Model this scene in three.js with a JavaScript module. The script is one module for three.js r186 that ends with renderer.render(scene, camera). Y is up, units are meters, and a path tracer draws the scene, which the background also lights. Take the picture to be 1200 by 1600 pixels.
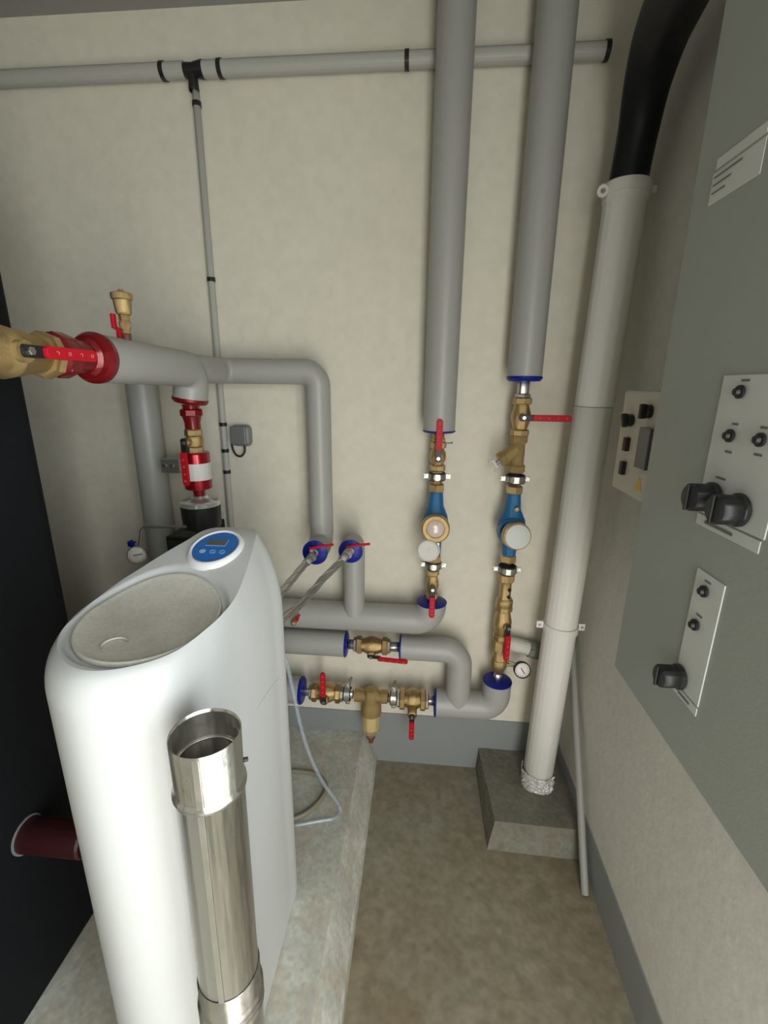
import * as THREE from 'three';
import { mergeGeometries, toCreasedNormals } from 'three/addons/utils/BufferGeometryUtils.js';
import { RoundedBoxGeometry } from 'three/addons/geometries/RoundedBoxGeometry.js';
import { RectAreaLightUniformsLib } from 'three/addons/lights/RectAreaLightUniformsLib.js';

// ---------------------------------------------------------------- camera, daylight, exposure
const scene = new THREE.Scene();
const camera = new THREE.PerspectiveCamera(96.61, 0.75, 0.02, 40);
const D2R = Math.PI / 180;
camera.position.set(0, 1.5, 1.547);
camera.rotation.order = 'YXZ';
camera.rotation.set(-15.52 * D2R, 4.827 * D2R, 0.651 * D2R);
camera.updateMatrixWorld(true);
const renderer = new THREE.WebGLRenderer({ antialias: true });
renderer.toneMapping = THREE.LinearToneMapping;
renderer.toneMappingExposure = 1.12;
renderer.shadowMap.enabled = true;
RectAreaLightUniformsLib.init();
scene.background = new THREE.Color().setRGB(1.6, 1.75, 1.9);        // bright overcast sky beyond the open door
// daylight entering through the open doorway behind the camera
const DOOR = { x0: 0.1, x1: 0.54, y0: 0.0, y1: 1.98, z: 2.15 };
function daylight(y0, y1, color, intensity) {
  const l = new THREE.RectAreaLight(color, intensity, DOOR.x1 - DOOR.x0, y1 - y0);
  l.position.set((DOOR.x0 + DOOR.x1) / 2, (y0 + y1) / 2, DOOR.z + 0.02);
  l.lookAt((DOOR.x0 + DOOR.x1) / 2, (y0 + y1) / 2, 0);
  l.castShadow = true; scene.add(l); return l;
}
daylight(0.02, 1.0, new THREE.Color().setRGB(1.0, 0.96, 0.88), 7.6);   // sunlit ground outside
daylight(1.0, 1.96, new THREE.Color().setRGB(0.93, 0.975, 0.95), 7.9);   // sky

// sky light through the window in the right wall beside the camera
const WIN = { z0: 1.5, z1: 2.06, y0: 0.72, y1: 1.95, x: 0.57 };
{
  const l = new THREE.RectAreaLight(new THREE.Color().setRGB(0.9, 0.98, 1.0), 8.5, WIN.z1 - WIN.z0 - 0.08, WIN.y1 - WIN.y0 - 0.08);
  l.position.set(WIN.x + 0.02, (WIN.y0 + WIN.y1) / 2, (WIN.z0 + WIN.z1) / 2); l.lookAt(-5, (WIN.y0 + WIN.y1) / 2, (WIN.z0 + WIN.z1) / 2);
  l.castShadow = true; scene.add(l);
}

// ---------------------------------------------------------------- helpers
const V = (x, y, z) => new THREE.Vector3(x, y, z);
const FPX = 800 / Math.tan(96.61 * D2R / 2);
function rayDir(px, py) { return V((px - 600) / FPX, -(py - 800) / FPX, -1).applyQuaternion(camera.quaternion); }
const PZ = (px, py, z) => { const d = rayDir(px, py), c = camera.position; return c.clone().addScaledVector(d, (z - c.z) / d.z); };
const PX = (px, py, x) => { const d = rayDir(px, py), c = camera.position; return c.clone().addScaledVector(d, (x - c.x) / d.x); };
const PY = (px, py, y) => { const d = rayDir(px, py), c = camera.position; return c.clone().addScaledVector(d, (y - c.y) / d.y); };

let seed = 1234567;
const rnd = () => { seed = (seed * 1664525 + 1013904223) >>> 0; return seed / 4294967296; };
function hash(x, y, s) { let h = (x * 374761393 + y * 668265263 + s * 974634777) | 0; h = Math.imul(h ^ (h >>> 13), 1274126177); h ^= h >>> 16; return (h >>> 0) / 4294967296; }
function vnoise(x, y, p, s) {
  const xi = Math.floor(x), yi = Math.floor(y), fx = x - xi, fy = y - yi, m = (a) => ((a % p) + p) % p;
  const u = fx * fx * (3 - 2 * fx), v = fy * fy * (3 - 2 * fy);
  const a = hash(m(xi), m(yi), s), b = hash(m(xi + 1), m(yi), s), c = hash(m(xi), m(yi + 1), s), d = hash(m(xi + 1), m(yi + 1), s);
  return a + (b - a) * u + (c - a) * v + (a - b - c + d) * u * v;
}
function fbm(u, v, p, oct, s) { let t = 0, a = 0.5, w = 0; for (let i = 0; i < oct; i++) { t += a * vnoise(u * p, v * p, p, s + i); w += a; a *= 0.55; p *= 2; } return t / w; }
const clamp = (x, a = 0, b = 1) => Math.min(b, Math.max(a, x));
const sstep = (a, b, x) => { const t = clamp((x - a) / (b - a)); return t * t * (3 - 2 * t); };
function tex(n, fn, srgb) {
  const d = new Uint8Array(n * n * 4);
  for (let j = 0; j < n; j++) for (let i = 0; i < n; i++) {
    const c = fn(i / n, j / n), k = (j * n + i) * 4;
    d[k] = clamp(c[0]) * 255; d[k + 1] = clamp(c[1]) * 255; d[k + 2] = clamp(c[2]) * 255; d[k + 3] = 255;
  }
  const t = new THREE.DataTexture(d, n, n); t.wrapS = t.wrapT = THREE.RepeatWrapping; t.magFilter = THREE.LinearFilter; t.minFilter = THREE.LinearMipmapLinearFilter; t.generateMipmaps = true;
  if (srgb) t.colorSpace = THREE.SRGBColorSpace; t.needsUpdate = true; return t;
}
const grey = (f) => (u, v) => { const g = f(u, v); return [g, g, g]; };
const rep = (t, s) => { const c = t.clone(); c.repeat.set(s, s); c.needsUpdate = true; return c; };
const mix = (a, b, t) => a.map((x, i) => x + (b[i] - x) * t);

// textures (uv in metres; each tile is scaled with repeat)
const tPlasterBump = rep(tex(512, grey((u, v) => 0.6 * fbm(u, v, 40, 3, 3) + 0.4 * fbm(u, v, 6, 3, 9))), 1.4);
const tPlaster = rep(tex(512, (u, v) => { const n = fbm(u, v, 4, 5, 21), f = fbm(u, v, 60, 2, 31); const k = 0.95 + 0.045 * (n - 0.5) + 0.04 * (f - 0.5); return [k, k * 0.995, k * 0.98]; }, true), 0.6);
const tFloor = tex(1024, (u, v) => {
  const a = fbm(u, v, 3, 6, 41), b = fbm(u, v, 7, 5, 51), c = fbm(u, v, 90, 2, 61), e = fbm(u, v, 22, 3, 71);
  let col = mix([0.68, 0.675, 0.62], [0.65, 0.605, 0.52], sstep(0.40, 0.66, a));
  col = mix(col, [0.56, 0.49, 0.39], 0.5 * sstep(0.56, 0.74, b));
  col = mix(col, [0.74, 0.73, 0.68], 0.18 * sstep(0.55, 0.75, e));
  const k = 0.92 + 0.2 * (c - 0.5); return col.map((x) => x * k);
}, true); tFloor.repeat.set(0.55, 0.55);
const tFloorBump = rep(tex(512, grey((u, v) => 0.5 * fbm(u, v, 30, 3, 81) + 0.5 * fbm(u, v, 5, 4, 83))), 1.2);
const tSlab = rep(tex(512, (u, v) => {
  const a = fbm(u, v, 4, 5, 141), b = fbm(u, v, 9, 4, 151), c = fbm(u, v, 80, 2, 161);
  let col = mix([0.80, 0.80, 0.76], [0.74, 0.735, 0.69], sstep(0.4, 0.65, a)); col = mix(col, [0.74, 0.69, 0.62], 0.5 * sstep(0.57, 0.68, b));
  const k = 0.95 + 0.16 * (c - 0.5); return col.map((x) => x * k);
}, true), 1.3);
const tSpeck = rep(tex(512, grey((u, v) => fbm(u, v, 120, 2, 201))), 3);
const tBrush = rep(tex(512, grey((u, v) => 0.35 + 0.25 * fbm(u, v, 5, 4, 222) + 0.2 * fbm(u, v, 40, 2, 223))), 3);
const tDust = rep(tex(512, (u, v) => { const n = fbm(u, v, 8, 5, 231), f = fbm(u, v, 90, 2, 233); const k = 0.94 + 0.12 * (n - 0.5) + 0.09 * (f - 0.5); return [k, k * 0.985, k * 0.955]; }, true), 3);
const tCast = rep(tex(256, grey((u, v) => fbm(u, v, 40, 3, 241))), 12);

const lin = (r, g, b) => new THREE.Color().setRGB(r, g, b);
const std = (c, roughness, metalness = 0, o = {}) => new THREE.MeshStandardMaterial({ color: c, roughness, metalness, side: THREE.DoubleSide, ...o });
const phy = (c, o) => new THREE.MeshPhysicalMaterial({ color: c, side: THREE.DoubleSide, ...o });
const M = {
  wall: std(lin(0.78, 0.74, 0.645), 0.9, 0, { map: tPlaster, bumpMap: tPlasterBump, bumpScale: 0.0012 }),
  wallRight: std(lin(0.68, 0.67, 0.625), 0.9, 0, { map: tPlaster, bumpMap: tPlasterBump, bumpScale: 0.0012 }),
  tube: std(lin(0.27, 0.27, 0.25), 0.55),
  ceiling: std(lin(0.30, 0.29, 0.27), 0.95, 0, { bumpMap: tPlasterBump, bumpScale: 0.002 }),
  band: std(lin(0.24, 0.25, 0.25), 0.7, 0, { bumpMap: tPlasterBump, bumpScale: 0.0012 }),
  floor: std(lin(0.74, 0.73, 0.68), 0.72, 0, { map: tFloor, bumpMap: tFloorBump, bumpScale: 0.003 }),
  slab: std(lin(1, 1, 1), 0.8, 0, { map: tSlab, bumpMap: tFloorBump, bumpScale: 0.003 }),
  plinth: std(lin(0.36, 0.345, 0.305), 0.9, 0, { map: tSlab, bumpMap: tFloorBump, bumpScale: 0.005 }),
  pvc: std(lin(0.35, 0.342, 0.322), 0.42, 0, { bumpMap: tSpeck, bumpScale: 0.0002 }),
  conduit: std(lin(0.43, 0.42, 0.385), 0.5),
  drain: std(lin(0.78, 0.76, 0.71), 0.5, 0, { bumpMap: tSpeck, bumpScale: 0.0003 }),
  blackPipe: phy(lin(0.008, 0.008, 0.009), { roughness: 0.45, specularIntensity: 0.6 }),
  black: std(lin(0.012, 0.012, 0.013), 0.45),
  blackCase: phy(lin(0.006, 0.0065, 0.008), { roughness: 0.7, specularIntensity: 0.35 }),
  rubber: std(lin(0.018, 0.018, 0.018), 0.7),
  brass: std(lin(0.56, 0.40, 0.19), 0.36, 1, { bumpMap: tCast, bumpScale: 0.0004 }),
  brassRough: std(lin(0.50, 0.36, 0.17), 0.5, 1, { bumpMap: tCast, bumpScale: 0.0008 }),
  steel: std(lin(0.58, 0.57, 0.54), 0.36, 1),
  galv: std(lin(0.45, 0.44, 0.42), 0.5, 1, { bumpMap: tCast, bumpScale: 0.0004 }),
  stainless: std(lin(0.62, 0.60, 0.56), 0.62, 1, { roughnessMap: tBrush }),
  red: phy(lin(0.46, 0.007, 0.016), { roughness: 0.5, specularIntensity: 0.5 }),
  redMark: std(lin(0.55, 0.16, 0.16), 0.6),
  redCollar: phy(lin(0.19, 0.003, 0.006), { roughness: 0.4, metalness: 0.3, clearcoat: 0.3, clearcoatRoughness: 0.2 }),
  redFoil: phy(lin(0.34, 0.004, 0.012), { roughness: 0.28, metalness: 0.6, clearcoat: 0.5, clearcoatRoughness: 0.2 }),
  blueCollar: phy(lin(0.005, 0.014, 0.22), { roughness: 0.4, specularIntensity: 0.6 }),
  bluePaint: std(lin(0.006, 0.125, 0.30), 0.4, 0, { bumpMap: tCast, bumpScale: 0.0004 }),
  white: std(lin(0.595, 0.605, 0.60), 0.42, 0, { bumpMap: tSpeck, bumpScale: 0.00006 }),
  lid: std(lin(0.70, 0.69, 0.66), 0.6, 0, { map: tDust }),
  bezel: std(lin(0.82, 0.82, 0.82), 0.3),
  panelBlue: std(lin(0.012, 0.15, 0.52), 0.35),
  lcd: std(lin(0.10, 0.11, 0.10), 0.2),
  icon: std(lin(0.35, 0.52, 0.72), 0.5),
  iconPale: std(lin(0.16, 0.35, 0.66), 0.5),
  cabinet: std(lin(0.34, 0.355, 0.32), 0.55, 0, { bumpMap: tSpeck, bumpScale: 0.0001 }),
  plate: std(lin(0.60, 0.61, 0.58), 0.6),
  paper: std(lin(0.62, 0.62, 0.58), 0.9),
  print: std(lin(0.16, 0.16, 0.15), 0.9),
  beige: std(lin(0.62, 0.58, 0.48), 0.6),
  smoky: std(lin(0.09, 0.095, 0.10), 0.25),
  darkRed: std(lin(0.036, 0.004, 0.006), 0.5),
  yellow: std(lin(0.72, 0.48, 0.06), 0.6),
  greyBox: std(lin(0.20, 0.205, 0.21), 0.45),
  greyBoxLid: std(lin(0.16, 0.165, 0.17), 0.4),
  dial: std(lin(0.78, 0.76, 0.72), 0.4),
  dialPink: std(lin(0.74, 0.60, 0.57), 0.45),
  greenCap: std(lin(0.17, 0.19, 0.16), 0.6),
  label: std(lin(0.66, 0.65, 0.61), 0.6),
  bowl: phy(lin(0.95, 0.84, 0.55), { roughness: 0.15, transmission: 0.75, thickness: 0, ior: 1.45 }),
  mesh: std(lin(0.62, 0.55, 0.36), 0.7),
  redBrown: std(lin(0.16, 0.05, 0.03), 0.5),
  hoseClear: phy(lin(0.86, 0.92, 0.98), { roughness: 0.12, transmission: 0.85, thickness: 0, ior: 1.45 }),
  glass: phy(lin(0.95, 0.95, 0.95), { roughness: 0.06, transmission: 1, thickness: 0, ior: 1.45 }),
  clearLid: phy(lin(0.7, 0.7, 0.68), { roughness: 0.12, metalness: 0.7 }),
  foil: std(lin(0.62, 0.61, 0.58), 0.5, 0.35),
  dirtyWhite: std(lin(0.62, 0.60, 0.55), 0.6),
  door: std(lin(0.25, 0.26, 0.27), 0.6),
  ground: std(lin(0.45, 0.41, 0.34), 0.95),
};

const taken = new Map();
function numbered(n) { const k = taken.get(n) || 0; taken.set(n, k + 1); return k ? n + '_' + String(k).padStart(3, '0') : n; }
function shade(m) { m.castShadow = true; m.receiveShadow = true; return m; }
function thing(name, label, category, o = {}) {
  const g = new THREE.Group(); g.name = numbered(name); g.userData = { label, category }; if (o.group) g.userData.group = o.group;
  if (o.pos) g.position.copy(o.pos);
  if (o.y) { const y = o.y.clone().normalize(), z0 = (o.z || V(0, 0, 1)).clone(), x = y.clone().cross(z0).normalize(), z = x.clone().cross(y); g.quaternion.setFromRotationMatrix(new THREE.Matrix4().makeBasis(x, y, z)); }
  scene.add(g); return g;
}
function part(parent, name, geo, mat, label) { const m = shade(new THREE.Mesh(geo, mat)); m.name = name; if (label) m.userData.label = label; parent.add(m); return m; }
function struct(name, geo, mat, label) { const m = shade(new THREE.Mesh(geo, mat)); m.name = name; m.userData = { kind: 'structure' }; if (label) m.userData.label = label; scene.add(m); return m; }
function mg(list) {
  const l = list.map((g) => (g.index ? g.toNonIndexed() : g.clone()));
  const uv = l.every((g) => g.attributes.uv); for (const g of l) for (const k of Object.keys(g.attributes)) if (!['position', 'normal'].includes(k) && !(k === 'uv' && uv)) g.deleteAttribute(k);
  return mergeGeometries(l);
}
const at = (g, x, y, z) => { g.translate(x, y, z); return g; };
const rot = (g, x, y, z) => { if (x) g.rotateX(x); if (y) g.rotateY(y); if (z) g.rotateZ(z); return g; };
function metreUV(g) {      // box-projected uv in metres
  const n = g.attributes.normal, p = g.attributes.position, u = new Float32Array(p.count * 2);
  for (let i = 0; i < p.count; i++) {
    const ax = Math.abs(n.getX(i)), ay = Math.abs(n.getY(i)), az = Math.abs(n.getZ(i)), x = p.getX(i), y = p.getY(i), z = p.getZ(i);
    if (ay >= ax && ay >= az) { u[2 * i] = x; u[2 * i + 1] = z; } else if (ax >= az) { u[2 * i] = z; u[2 * i + 1] = y; } else { u[2 * i] = x; u[2 * i + 1] = y; }
  }
  g.setAttribute('uv', new THREE.BufferAttribute(u, 2)); return g;
}
const box = (x0, x1, y0, y1, z0, z1) => metreUV(at(new THREE.BoxGeometry(x1 - x0, y1 - y0, z1 - z0), (x0 + x1) / 2, (y0 + y1) / 2, (z0 + z1) / 2));
const rbox = (x0, x1, y0, y1, z0, z1, r = 0.003) => metreUV(at(new RoundedBoxGeometry(x1 - x0, y1 - y0, z1 - z0, 2, Math.min(r, (x1 - x0) * 0.49, (y1 - y0) * 0.49, (z1 - z0) * 0.49)), (x0 + x1) / 2, (y0 + y1) / 2, (z0 + z1) / 2));
const lathe = (prof, seg = 32, crease = 0.6) => toCreasedNormals(new THREE.LatheGeometry(prof.map(([r, y]) => new THREE.Vector2(Math.max(r, 1e-5), y)), seg), crease);
const hex = (r, y0, y1, n = 6) => { const c = Math.min(0.003, (y1 - y0) * 0.2); return lathe([[0, y0], [r * 0.9, y0], [r, y0 + c], [r, y1 - c], [r * 0.9, y1], [0, y1]], n, 0.3); };
const cyl = (r, y0, y1, n = 24, c = 0.001) => lathe([[0, y0], [r - c, y0], [r, y0 + c], [r, y1 - c], [r - c, y1], [0, y1]], n, 0.9);
const ringGeo = (r0, r1, y0, y1, n = 36) => lathe([[r0, y0], [r1, y0], [r1, y1], [r0, y1], [r0, y0]], n, 0.5);
// swept round tube through points with rounded bends
function bendPath(pts, R, n = 10) {
  const out = [pts[0].clone()];
  for (let i = 1; i < pts.length - 1; i++) {
    const a = pts[i].clone().sub(pts[i - 1]), b = pts[i + 1].clone().sub(pts[i]), la = a.length(), lb = b.length(); a.normalize(); b.normalize();
    const th = Math.acos(clamp(a.dot(b), -1, 1)); if (th < 0.02) { out.push(pts[i].clone()); continue; }
    const d = Math.min(R * Math.tan(th / 2), la * 0.49 + (i === 1 ? la * 0.5 : 0), lb * 0.49 + (i === pts.length - 2 ? lb * 0.5 : 0)), r = d / Math.tan(th / 2);
    const p0 = pts[i].clone().addScaledVector(a, -d), nrm = b.clone().addScaledVector(a, -a.dot(b)).normalize(), c = p0.clone().addScaledVector(nrm, r);
    for (let k = 0; k <= n; k++) { const t = th * k / n; out.push(c.clone().addScaledVector(nrm, -r * Math.cos(t)).addScaledVector(a, r * Math.sin(t))); }
  }
  out.push(pts[pts.length - 1].clone()); return out;
}
const spline = (pts, n = 40) => new THREE.CatmullRomCurve3(pts, false, 'centripetal').getPoints(n);
function sweep(path, radius, seg = 32, cap = true) {
  const pts = path.filter((p, i) => !i || p.distanceTo(path[i - 1]) > 1e-5), n = pts.length, T = pts.map((p, i) => pts[Math.min(n - 1, i + 1)].clone().sub(pts[Math.max(0, i - 1)]).normalize());
  const pos = [], nor = [], uv = [], idx = []; let N = Math.abs(T[0].y) < 0.9 ? V(0, 1, 0) : V(1, 0, 0); let len = 0; const R = (i) => (typeof radius === 'function' ? radius(i / (n - 1)) : radius);
  const rings = [];
  for (let i = 0; i < n; i++) {
    N = N.addScaledVector(T[i], -N.dot(T[i])).normalize(); const B = T[i].clone().cross(N); if (i) len += pts[i].distanceTo(pts[i - 1]); rings.push([N.clone(), B]);
    for (let j = 0; j <= seg; j++) { const a = j / seg * Math.PI * 2, d = N.clone().multiplyScalar(Math.cos(a)).addScaledVector(B, Math.sin(a)); const q = pts[i].clone().addScaledVector(d, R(i)); pos.push(q.x, q.y, q.z); nor.push(d.x, d.y, d.z); uv.push(j / seg * 2 * Math.PI * R(i), len); }
  }
  for (let i = 0; i < n - 1; i++) for (let j = 0; j < seg; j++) { const a = i * (seg + 1) + j, b = a + seg + 1; idx.push(a, a + 1, b, b, a + 1, b + 1); }
  if (cap) for (const e of [0, n - 1]) {
    const s = e ? 1 : -1, c = pos.length / 3; pos.push(pts[e].x, pts[e].y, pts[e].z); nor.push(T[e].x * s, T[e].y * s, T[e].z * s); uv.push(0, 0);
    for (let j = 0; j <= seg; j++) { const a = j / seg * Math.PI * 2, d = rings[e][0].clone().multiplyScalar(Math.cos(a)).addScaledVector(rings[e][1], Math.sin(a)); const q = pts[e].clone().addScaledVector(d, R(e)); pos.push(q.x, q.y, q.z); nor.push(T[e].x * s, T[e].y * s, T[e].z * s); uv.push(d.x * 0.01, d.y * 0.01); }
    for (let j = 0; j < seg; j++) e ? idx.push(c, c + 1 + j, c + 2 + j) : idx.push(c, c + 2 + j, c + 1 + j);
  }
  const g = new THREE.BufferGeometry(); g.setAttribute('position', new THREE.Float32BufferAttribute(pos, 3)); g.setAttribute('normal', new THREE.Float32BufferAttribute(nor, 3)); g.setAttribute('uv', new THREE.Float32BufferAttribute(uv, 2)); g.setIndex(idx); return g;
}
function orientTo(g, pos, y, z = V(0, 0, 1)) { // geometry built along +Y moved to a place in the world
  const yy = y.clone().normalize(); let zz = z.clone(); if (Math.abs(yy.dot(zz)) > 0.95) zz = V(1, 0, 0); const x = yy.clone().cross(zz).normalize(), z2 = x.clone().cross(yy);
  g.applyMatrix4(new THREE.Matrix4().makeBasis(x, yy, z2).setPosition(pos)); return g;
}
function slot(w, l0, l1, t) {  // flat bar with rounded end along +Y
  const s = new THREE.Shape(), r = w / 2; s.moveTo(-r, l0 + r * 0.4); s.lineTo(-r, l1 - r); s.absarc(0, l1 - r, r, Math.PI, 0, true); s.lineTo(r, l0 + r * 0.4); s.lineTo(r * 0.6, l0); s.lineTo(-r * 0.6, l0); s.closePath();
  return new THREE.ExtrudeGeometry(s, { depth: t, bevelEnabled: true, bevelSize: 0.0012, bevelThickness: 0.0012, bevelSegments: 2, curveSegments: 10 });
}
const up = V(0, 1, 0), down = V(0, -1, 0), out = V(0, 0, 1), right = V(1, 0, 0), left = V(-1, 0, 0);

// ---------------------------------------------------------------- the room
const XR = 0.57, XL = -1.5, H = 2.51, SLAB = 0.136, ZF = 2.15;
struct('floor', box(XL - 0.15, XR + 0.15, -0.12, 0, -0.15, ZF + 0.15), M.floor);
struct('wall_back', box(XL - 0.15, XR + 0.15, 0, H + 0.12, -0.15, 0), M.wall);
struct('wall_right', mg([box(XR, XR + 0.15, 0, H, 0, WIN.z0), box(XR, XR + 0.15, 0, H, WIN.z1, ZF + 0.15), box(XR, XR + 0.15, 0, WIN.y0, WIN.z0, WIN.z1), box(XR, XR + 0.15, WIN.y1, H, WIN.z0, WIN.z1)]), M.wallRight);
{
  const w = new THREE.Group(); w.name = 'window_1'; w.userData = { kind: 'structure', label: 'white framed window in the right wall' }; scene.add(w);
  const x0 = XR + 0.05, x1 = XR + 0.1, f = 0.04;
  part(w, 'window_frame', mg([box(x0, x1, WIN.y0, WIN.y0 + f, WIN.z0, WIN.z1), box(x0, x1, WIN.y1 - f, WIN.y1, WIN.z0, WIN.z1), box(x0, x1, WIN.y0 + f, WIN.y1 - f, WIN.z0, WIN.z0 + f), box(x0, x1, WIN.y0 + f, WIN.y1 - f, WIN.z1 - f, WIN.z1)]), M.bezel);
  part(w, 'pane', box(x0 + 0.02, x0 + 0.024, WIN.y0 + f, WIN.y1 - f, WIN.z0 + f, WIN.z1 - f), M.glass);
}
struct('wall_left', box(XL - 0.15, XL, 0, H, 0, ZF + 0.15), M.wall);
struct('ceiling', box(XL - 0.15, XR + 0.15, H, H + 0.12, 0, ZF + 0.15), M.ceiling);
struct('wall_front', mg([box(XL, DOOR.x0, 0, H, ZF, ZF + 0.15), box(DOOR.x1, XR, 0, H, ZF, ZF + 0.15), box(DOOR.x0, DOOR.x1, DOOR.y1, H, ZF, ZF + 0.15)]), M.wall);
struct('ground', mg([box(-6, 6, -0.2, -0.02, ZF + 0.16, ZF + 8), box(XR + 0.16, 6, -0.2, -0.02, -4, ZF + 0.16)]), M.ground);
{
  // raised concrete slab on the left with a sloped mortar kerb
  const sh = new THREE.Shape(); sh.moveTo(XL, 0); sh.lineTo(-0.147, 0); sh.lineTo(-0.149, 0.03); sh.lineTo(-0.156, 0.036); sh.lineTo(-0.195, SLAB - 0.012); sh.lineTo(-0.204, SLAB); sh.lineTo(XL, SLAB); sh.closePath();
  const g = new THREE.ExtrudeGeometry(sh, { depth: ZF, bevelEnabled: false, steps: 120 });
  const p = g.attributes.position;
  for (let i = 0; i < p.count; i++) { const x = p.getX(i), y = p.getY(i), z = p.getZ(i); if (x > -0.25 && y > 0.001 && z > 0.001) { const n = fbm(z * 0.4 + 3, y * 2, 16, 4, 77) - 0.5; p.setX(i, x + n * 0.014); p.setY(i, y + (y < SLAB - 0.02 ? n * 0.016 : 0)); } }
  g.computeVertexNormals(); metreUV(g); struct('raised_slab', toCreasedNormals(g, 0.5), M.slab, 'raised concrete slab with a rough sloping mortar edge');
  struct('baseboard_back', mg([box(XL, XR, 0, 0.233, 0, 0.004)]), M.band, 'grey painted band along the foot of the white wall');
  struct('baseboard_right', box(XR - 0.004, XR, 0, 0.15, 0, ZF), M.band, 'dark grey painted band along the foot of the right wall');
  // concrete plinth under the drain pipe
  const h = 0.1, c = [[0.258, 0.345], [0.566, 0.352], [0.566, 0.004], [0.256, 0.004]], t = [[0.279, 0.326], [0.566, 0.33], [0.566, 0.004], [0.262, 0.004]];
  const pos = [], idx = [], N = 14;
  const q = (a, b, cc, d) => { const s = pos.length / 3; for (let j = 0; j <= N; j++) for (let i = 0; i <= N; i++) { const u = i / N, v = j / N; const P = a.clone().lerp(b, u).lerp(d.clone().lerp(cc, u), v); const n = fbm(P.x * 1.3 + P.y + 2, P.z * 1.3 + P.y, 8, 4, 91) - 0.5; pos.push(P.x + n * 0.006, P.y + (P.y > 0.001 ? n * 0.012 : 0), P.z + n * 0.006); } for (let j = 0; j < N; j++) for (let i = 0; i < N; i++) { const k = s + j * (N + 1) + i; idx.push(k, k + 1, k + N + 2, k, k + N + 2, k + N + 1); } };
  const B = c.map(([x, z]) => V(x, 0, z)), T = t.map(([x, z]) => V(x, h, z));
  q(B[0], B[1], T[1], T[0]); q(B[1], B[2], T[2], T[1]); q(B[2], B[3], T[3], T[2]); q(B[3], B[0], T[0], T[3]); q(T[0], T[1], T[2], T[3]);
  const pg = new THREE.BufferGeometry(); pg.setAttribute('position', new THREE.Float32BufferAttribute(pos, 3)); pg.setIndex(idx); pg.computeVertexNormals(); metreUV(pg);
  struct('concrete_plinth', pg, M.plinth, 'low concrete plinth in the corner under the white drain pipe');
}

// ---------------------------------------------------------------- fittings
function ballValve(label, pos, axis, face, lever, o = {}) {
  const { L = 0.085, r = 0.017, len = 0.105, stem = 0, tailA = 0, tailB = 0, tailMat = M.steel, name = 'ball_valve', group, mat = M.brass, leverMat = M.red } = o;
  const t = thing(name, label, 'valve', { pos, y: axis, z: face, group });
  const a = L / 2;
  part(t, 'body', mg([hex(r * 1.28, -a, -a + 0.02, 8), lathe([[r * 0.9, -a + 0.018], [r * 0.95, -a + 0.024], [r * 1.25, -0.012], [r * 1.32, 0], [r * 1.25, 0.012], [r * 0.95, a - 0.024], [r * 0.9, a - 0.018]], 28, 0.5), hex(r * 1.28, a - 0.02, a, 8), rot(cyl(r * 0.55, r * 1.0, r * 1.3 + 0.006 + stem), Math.PI / 2, 0, 0)]), mat);
  if (tailA) part(t, 'threaded_end', mg([cyl(Math.min(0.0175, r * 0.9), -a - tailA, -a + 0.004, 24), hex(r * 1.05, -a - Math.min(tailA, 0.012) + 0.001, -a + 0.001, 8)]), tailMat);
  if (tailB) part(t, 'threaded_end', mg([cyl(Math.min(0.0175, r * 0.9), a - 0.004, a + tailB, 24), hex(r * 1.05, a - 0.001, a + Math.min(tailB, 0.012) - 0.001, 8)]), tailMat);
  const zs = r * 1.3 + 0.006 + stem;
  const ang = { up: 0, down: Math.PI, right: Math.PI / 2, left: -Math.PI / 2 }[lever] ?? lever;  // seen in the valve's own frame
  const turn = (g) => { g.rotateZ(-ang * 1); return g; };
  const base = slot(0.016, -0.011, 0.036, 0.003); at(base, 0, 0, zs);
  const lb = part(t, 'lever_base', turn(base), M.black, 'black lever base');
  part(lb, 'lever_nut', at(rot(hex(0.0065, 0, 0.006), Math.PI / 2, 0, 0), 0, 0, zs + 0.0035), M.steel);
  const hd = slot(0.0165, 0.026, len, 0.006); at(hd, 0, 0, zs + 0.004);
  const h = part(t, 'lever_handle', turn(hd), leverMat, 'red lever sleeve');
  const marks = []; for (let k = 0; k < 4; k++) { const m = new THREE.TorusGeometry(0.0026, 0.0007, 5, 10, k % 2 ? 6.28 : 4.4); marks.push(at(m, 0, 0.045 + (len - 0.058) * (k / 3), zs + 0.0115)); }
  part(h, 'moulded_marks', turn(mg(marks)), M.redMark);
  return t;
}
function spanValve(label, p0, p1, b0, b1, face, lever, o = {}) { // body between b0 and b1 (fractions), threaded ends reach p0 and p1
  const d = p1.clone().sub(p0), Lt = d.length(), m = (b0 + b1) / 2; return ballValve(label, p0.clone().addScaledVector(d, m), d, face, lever, { ...o, L: (b1 - b0) * Lt, tailA: b0 * Lt, tailB: (1 - b1) * Lt });
}
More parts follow.
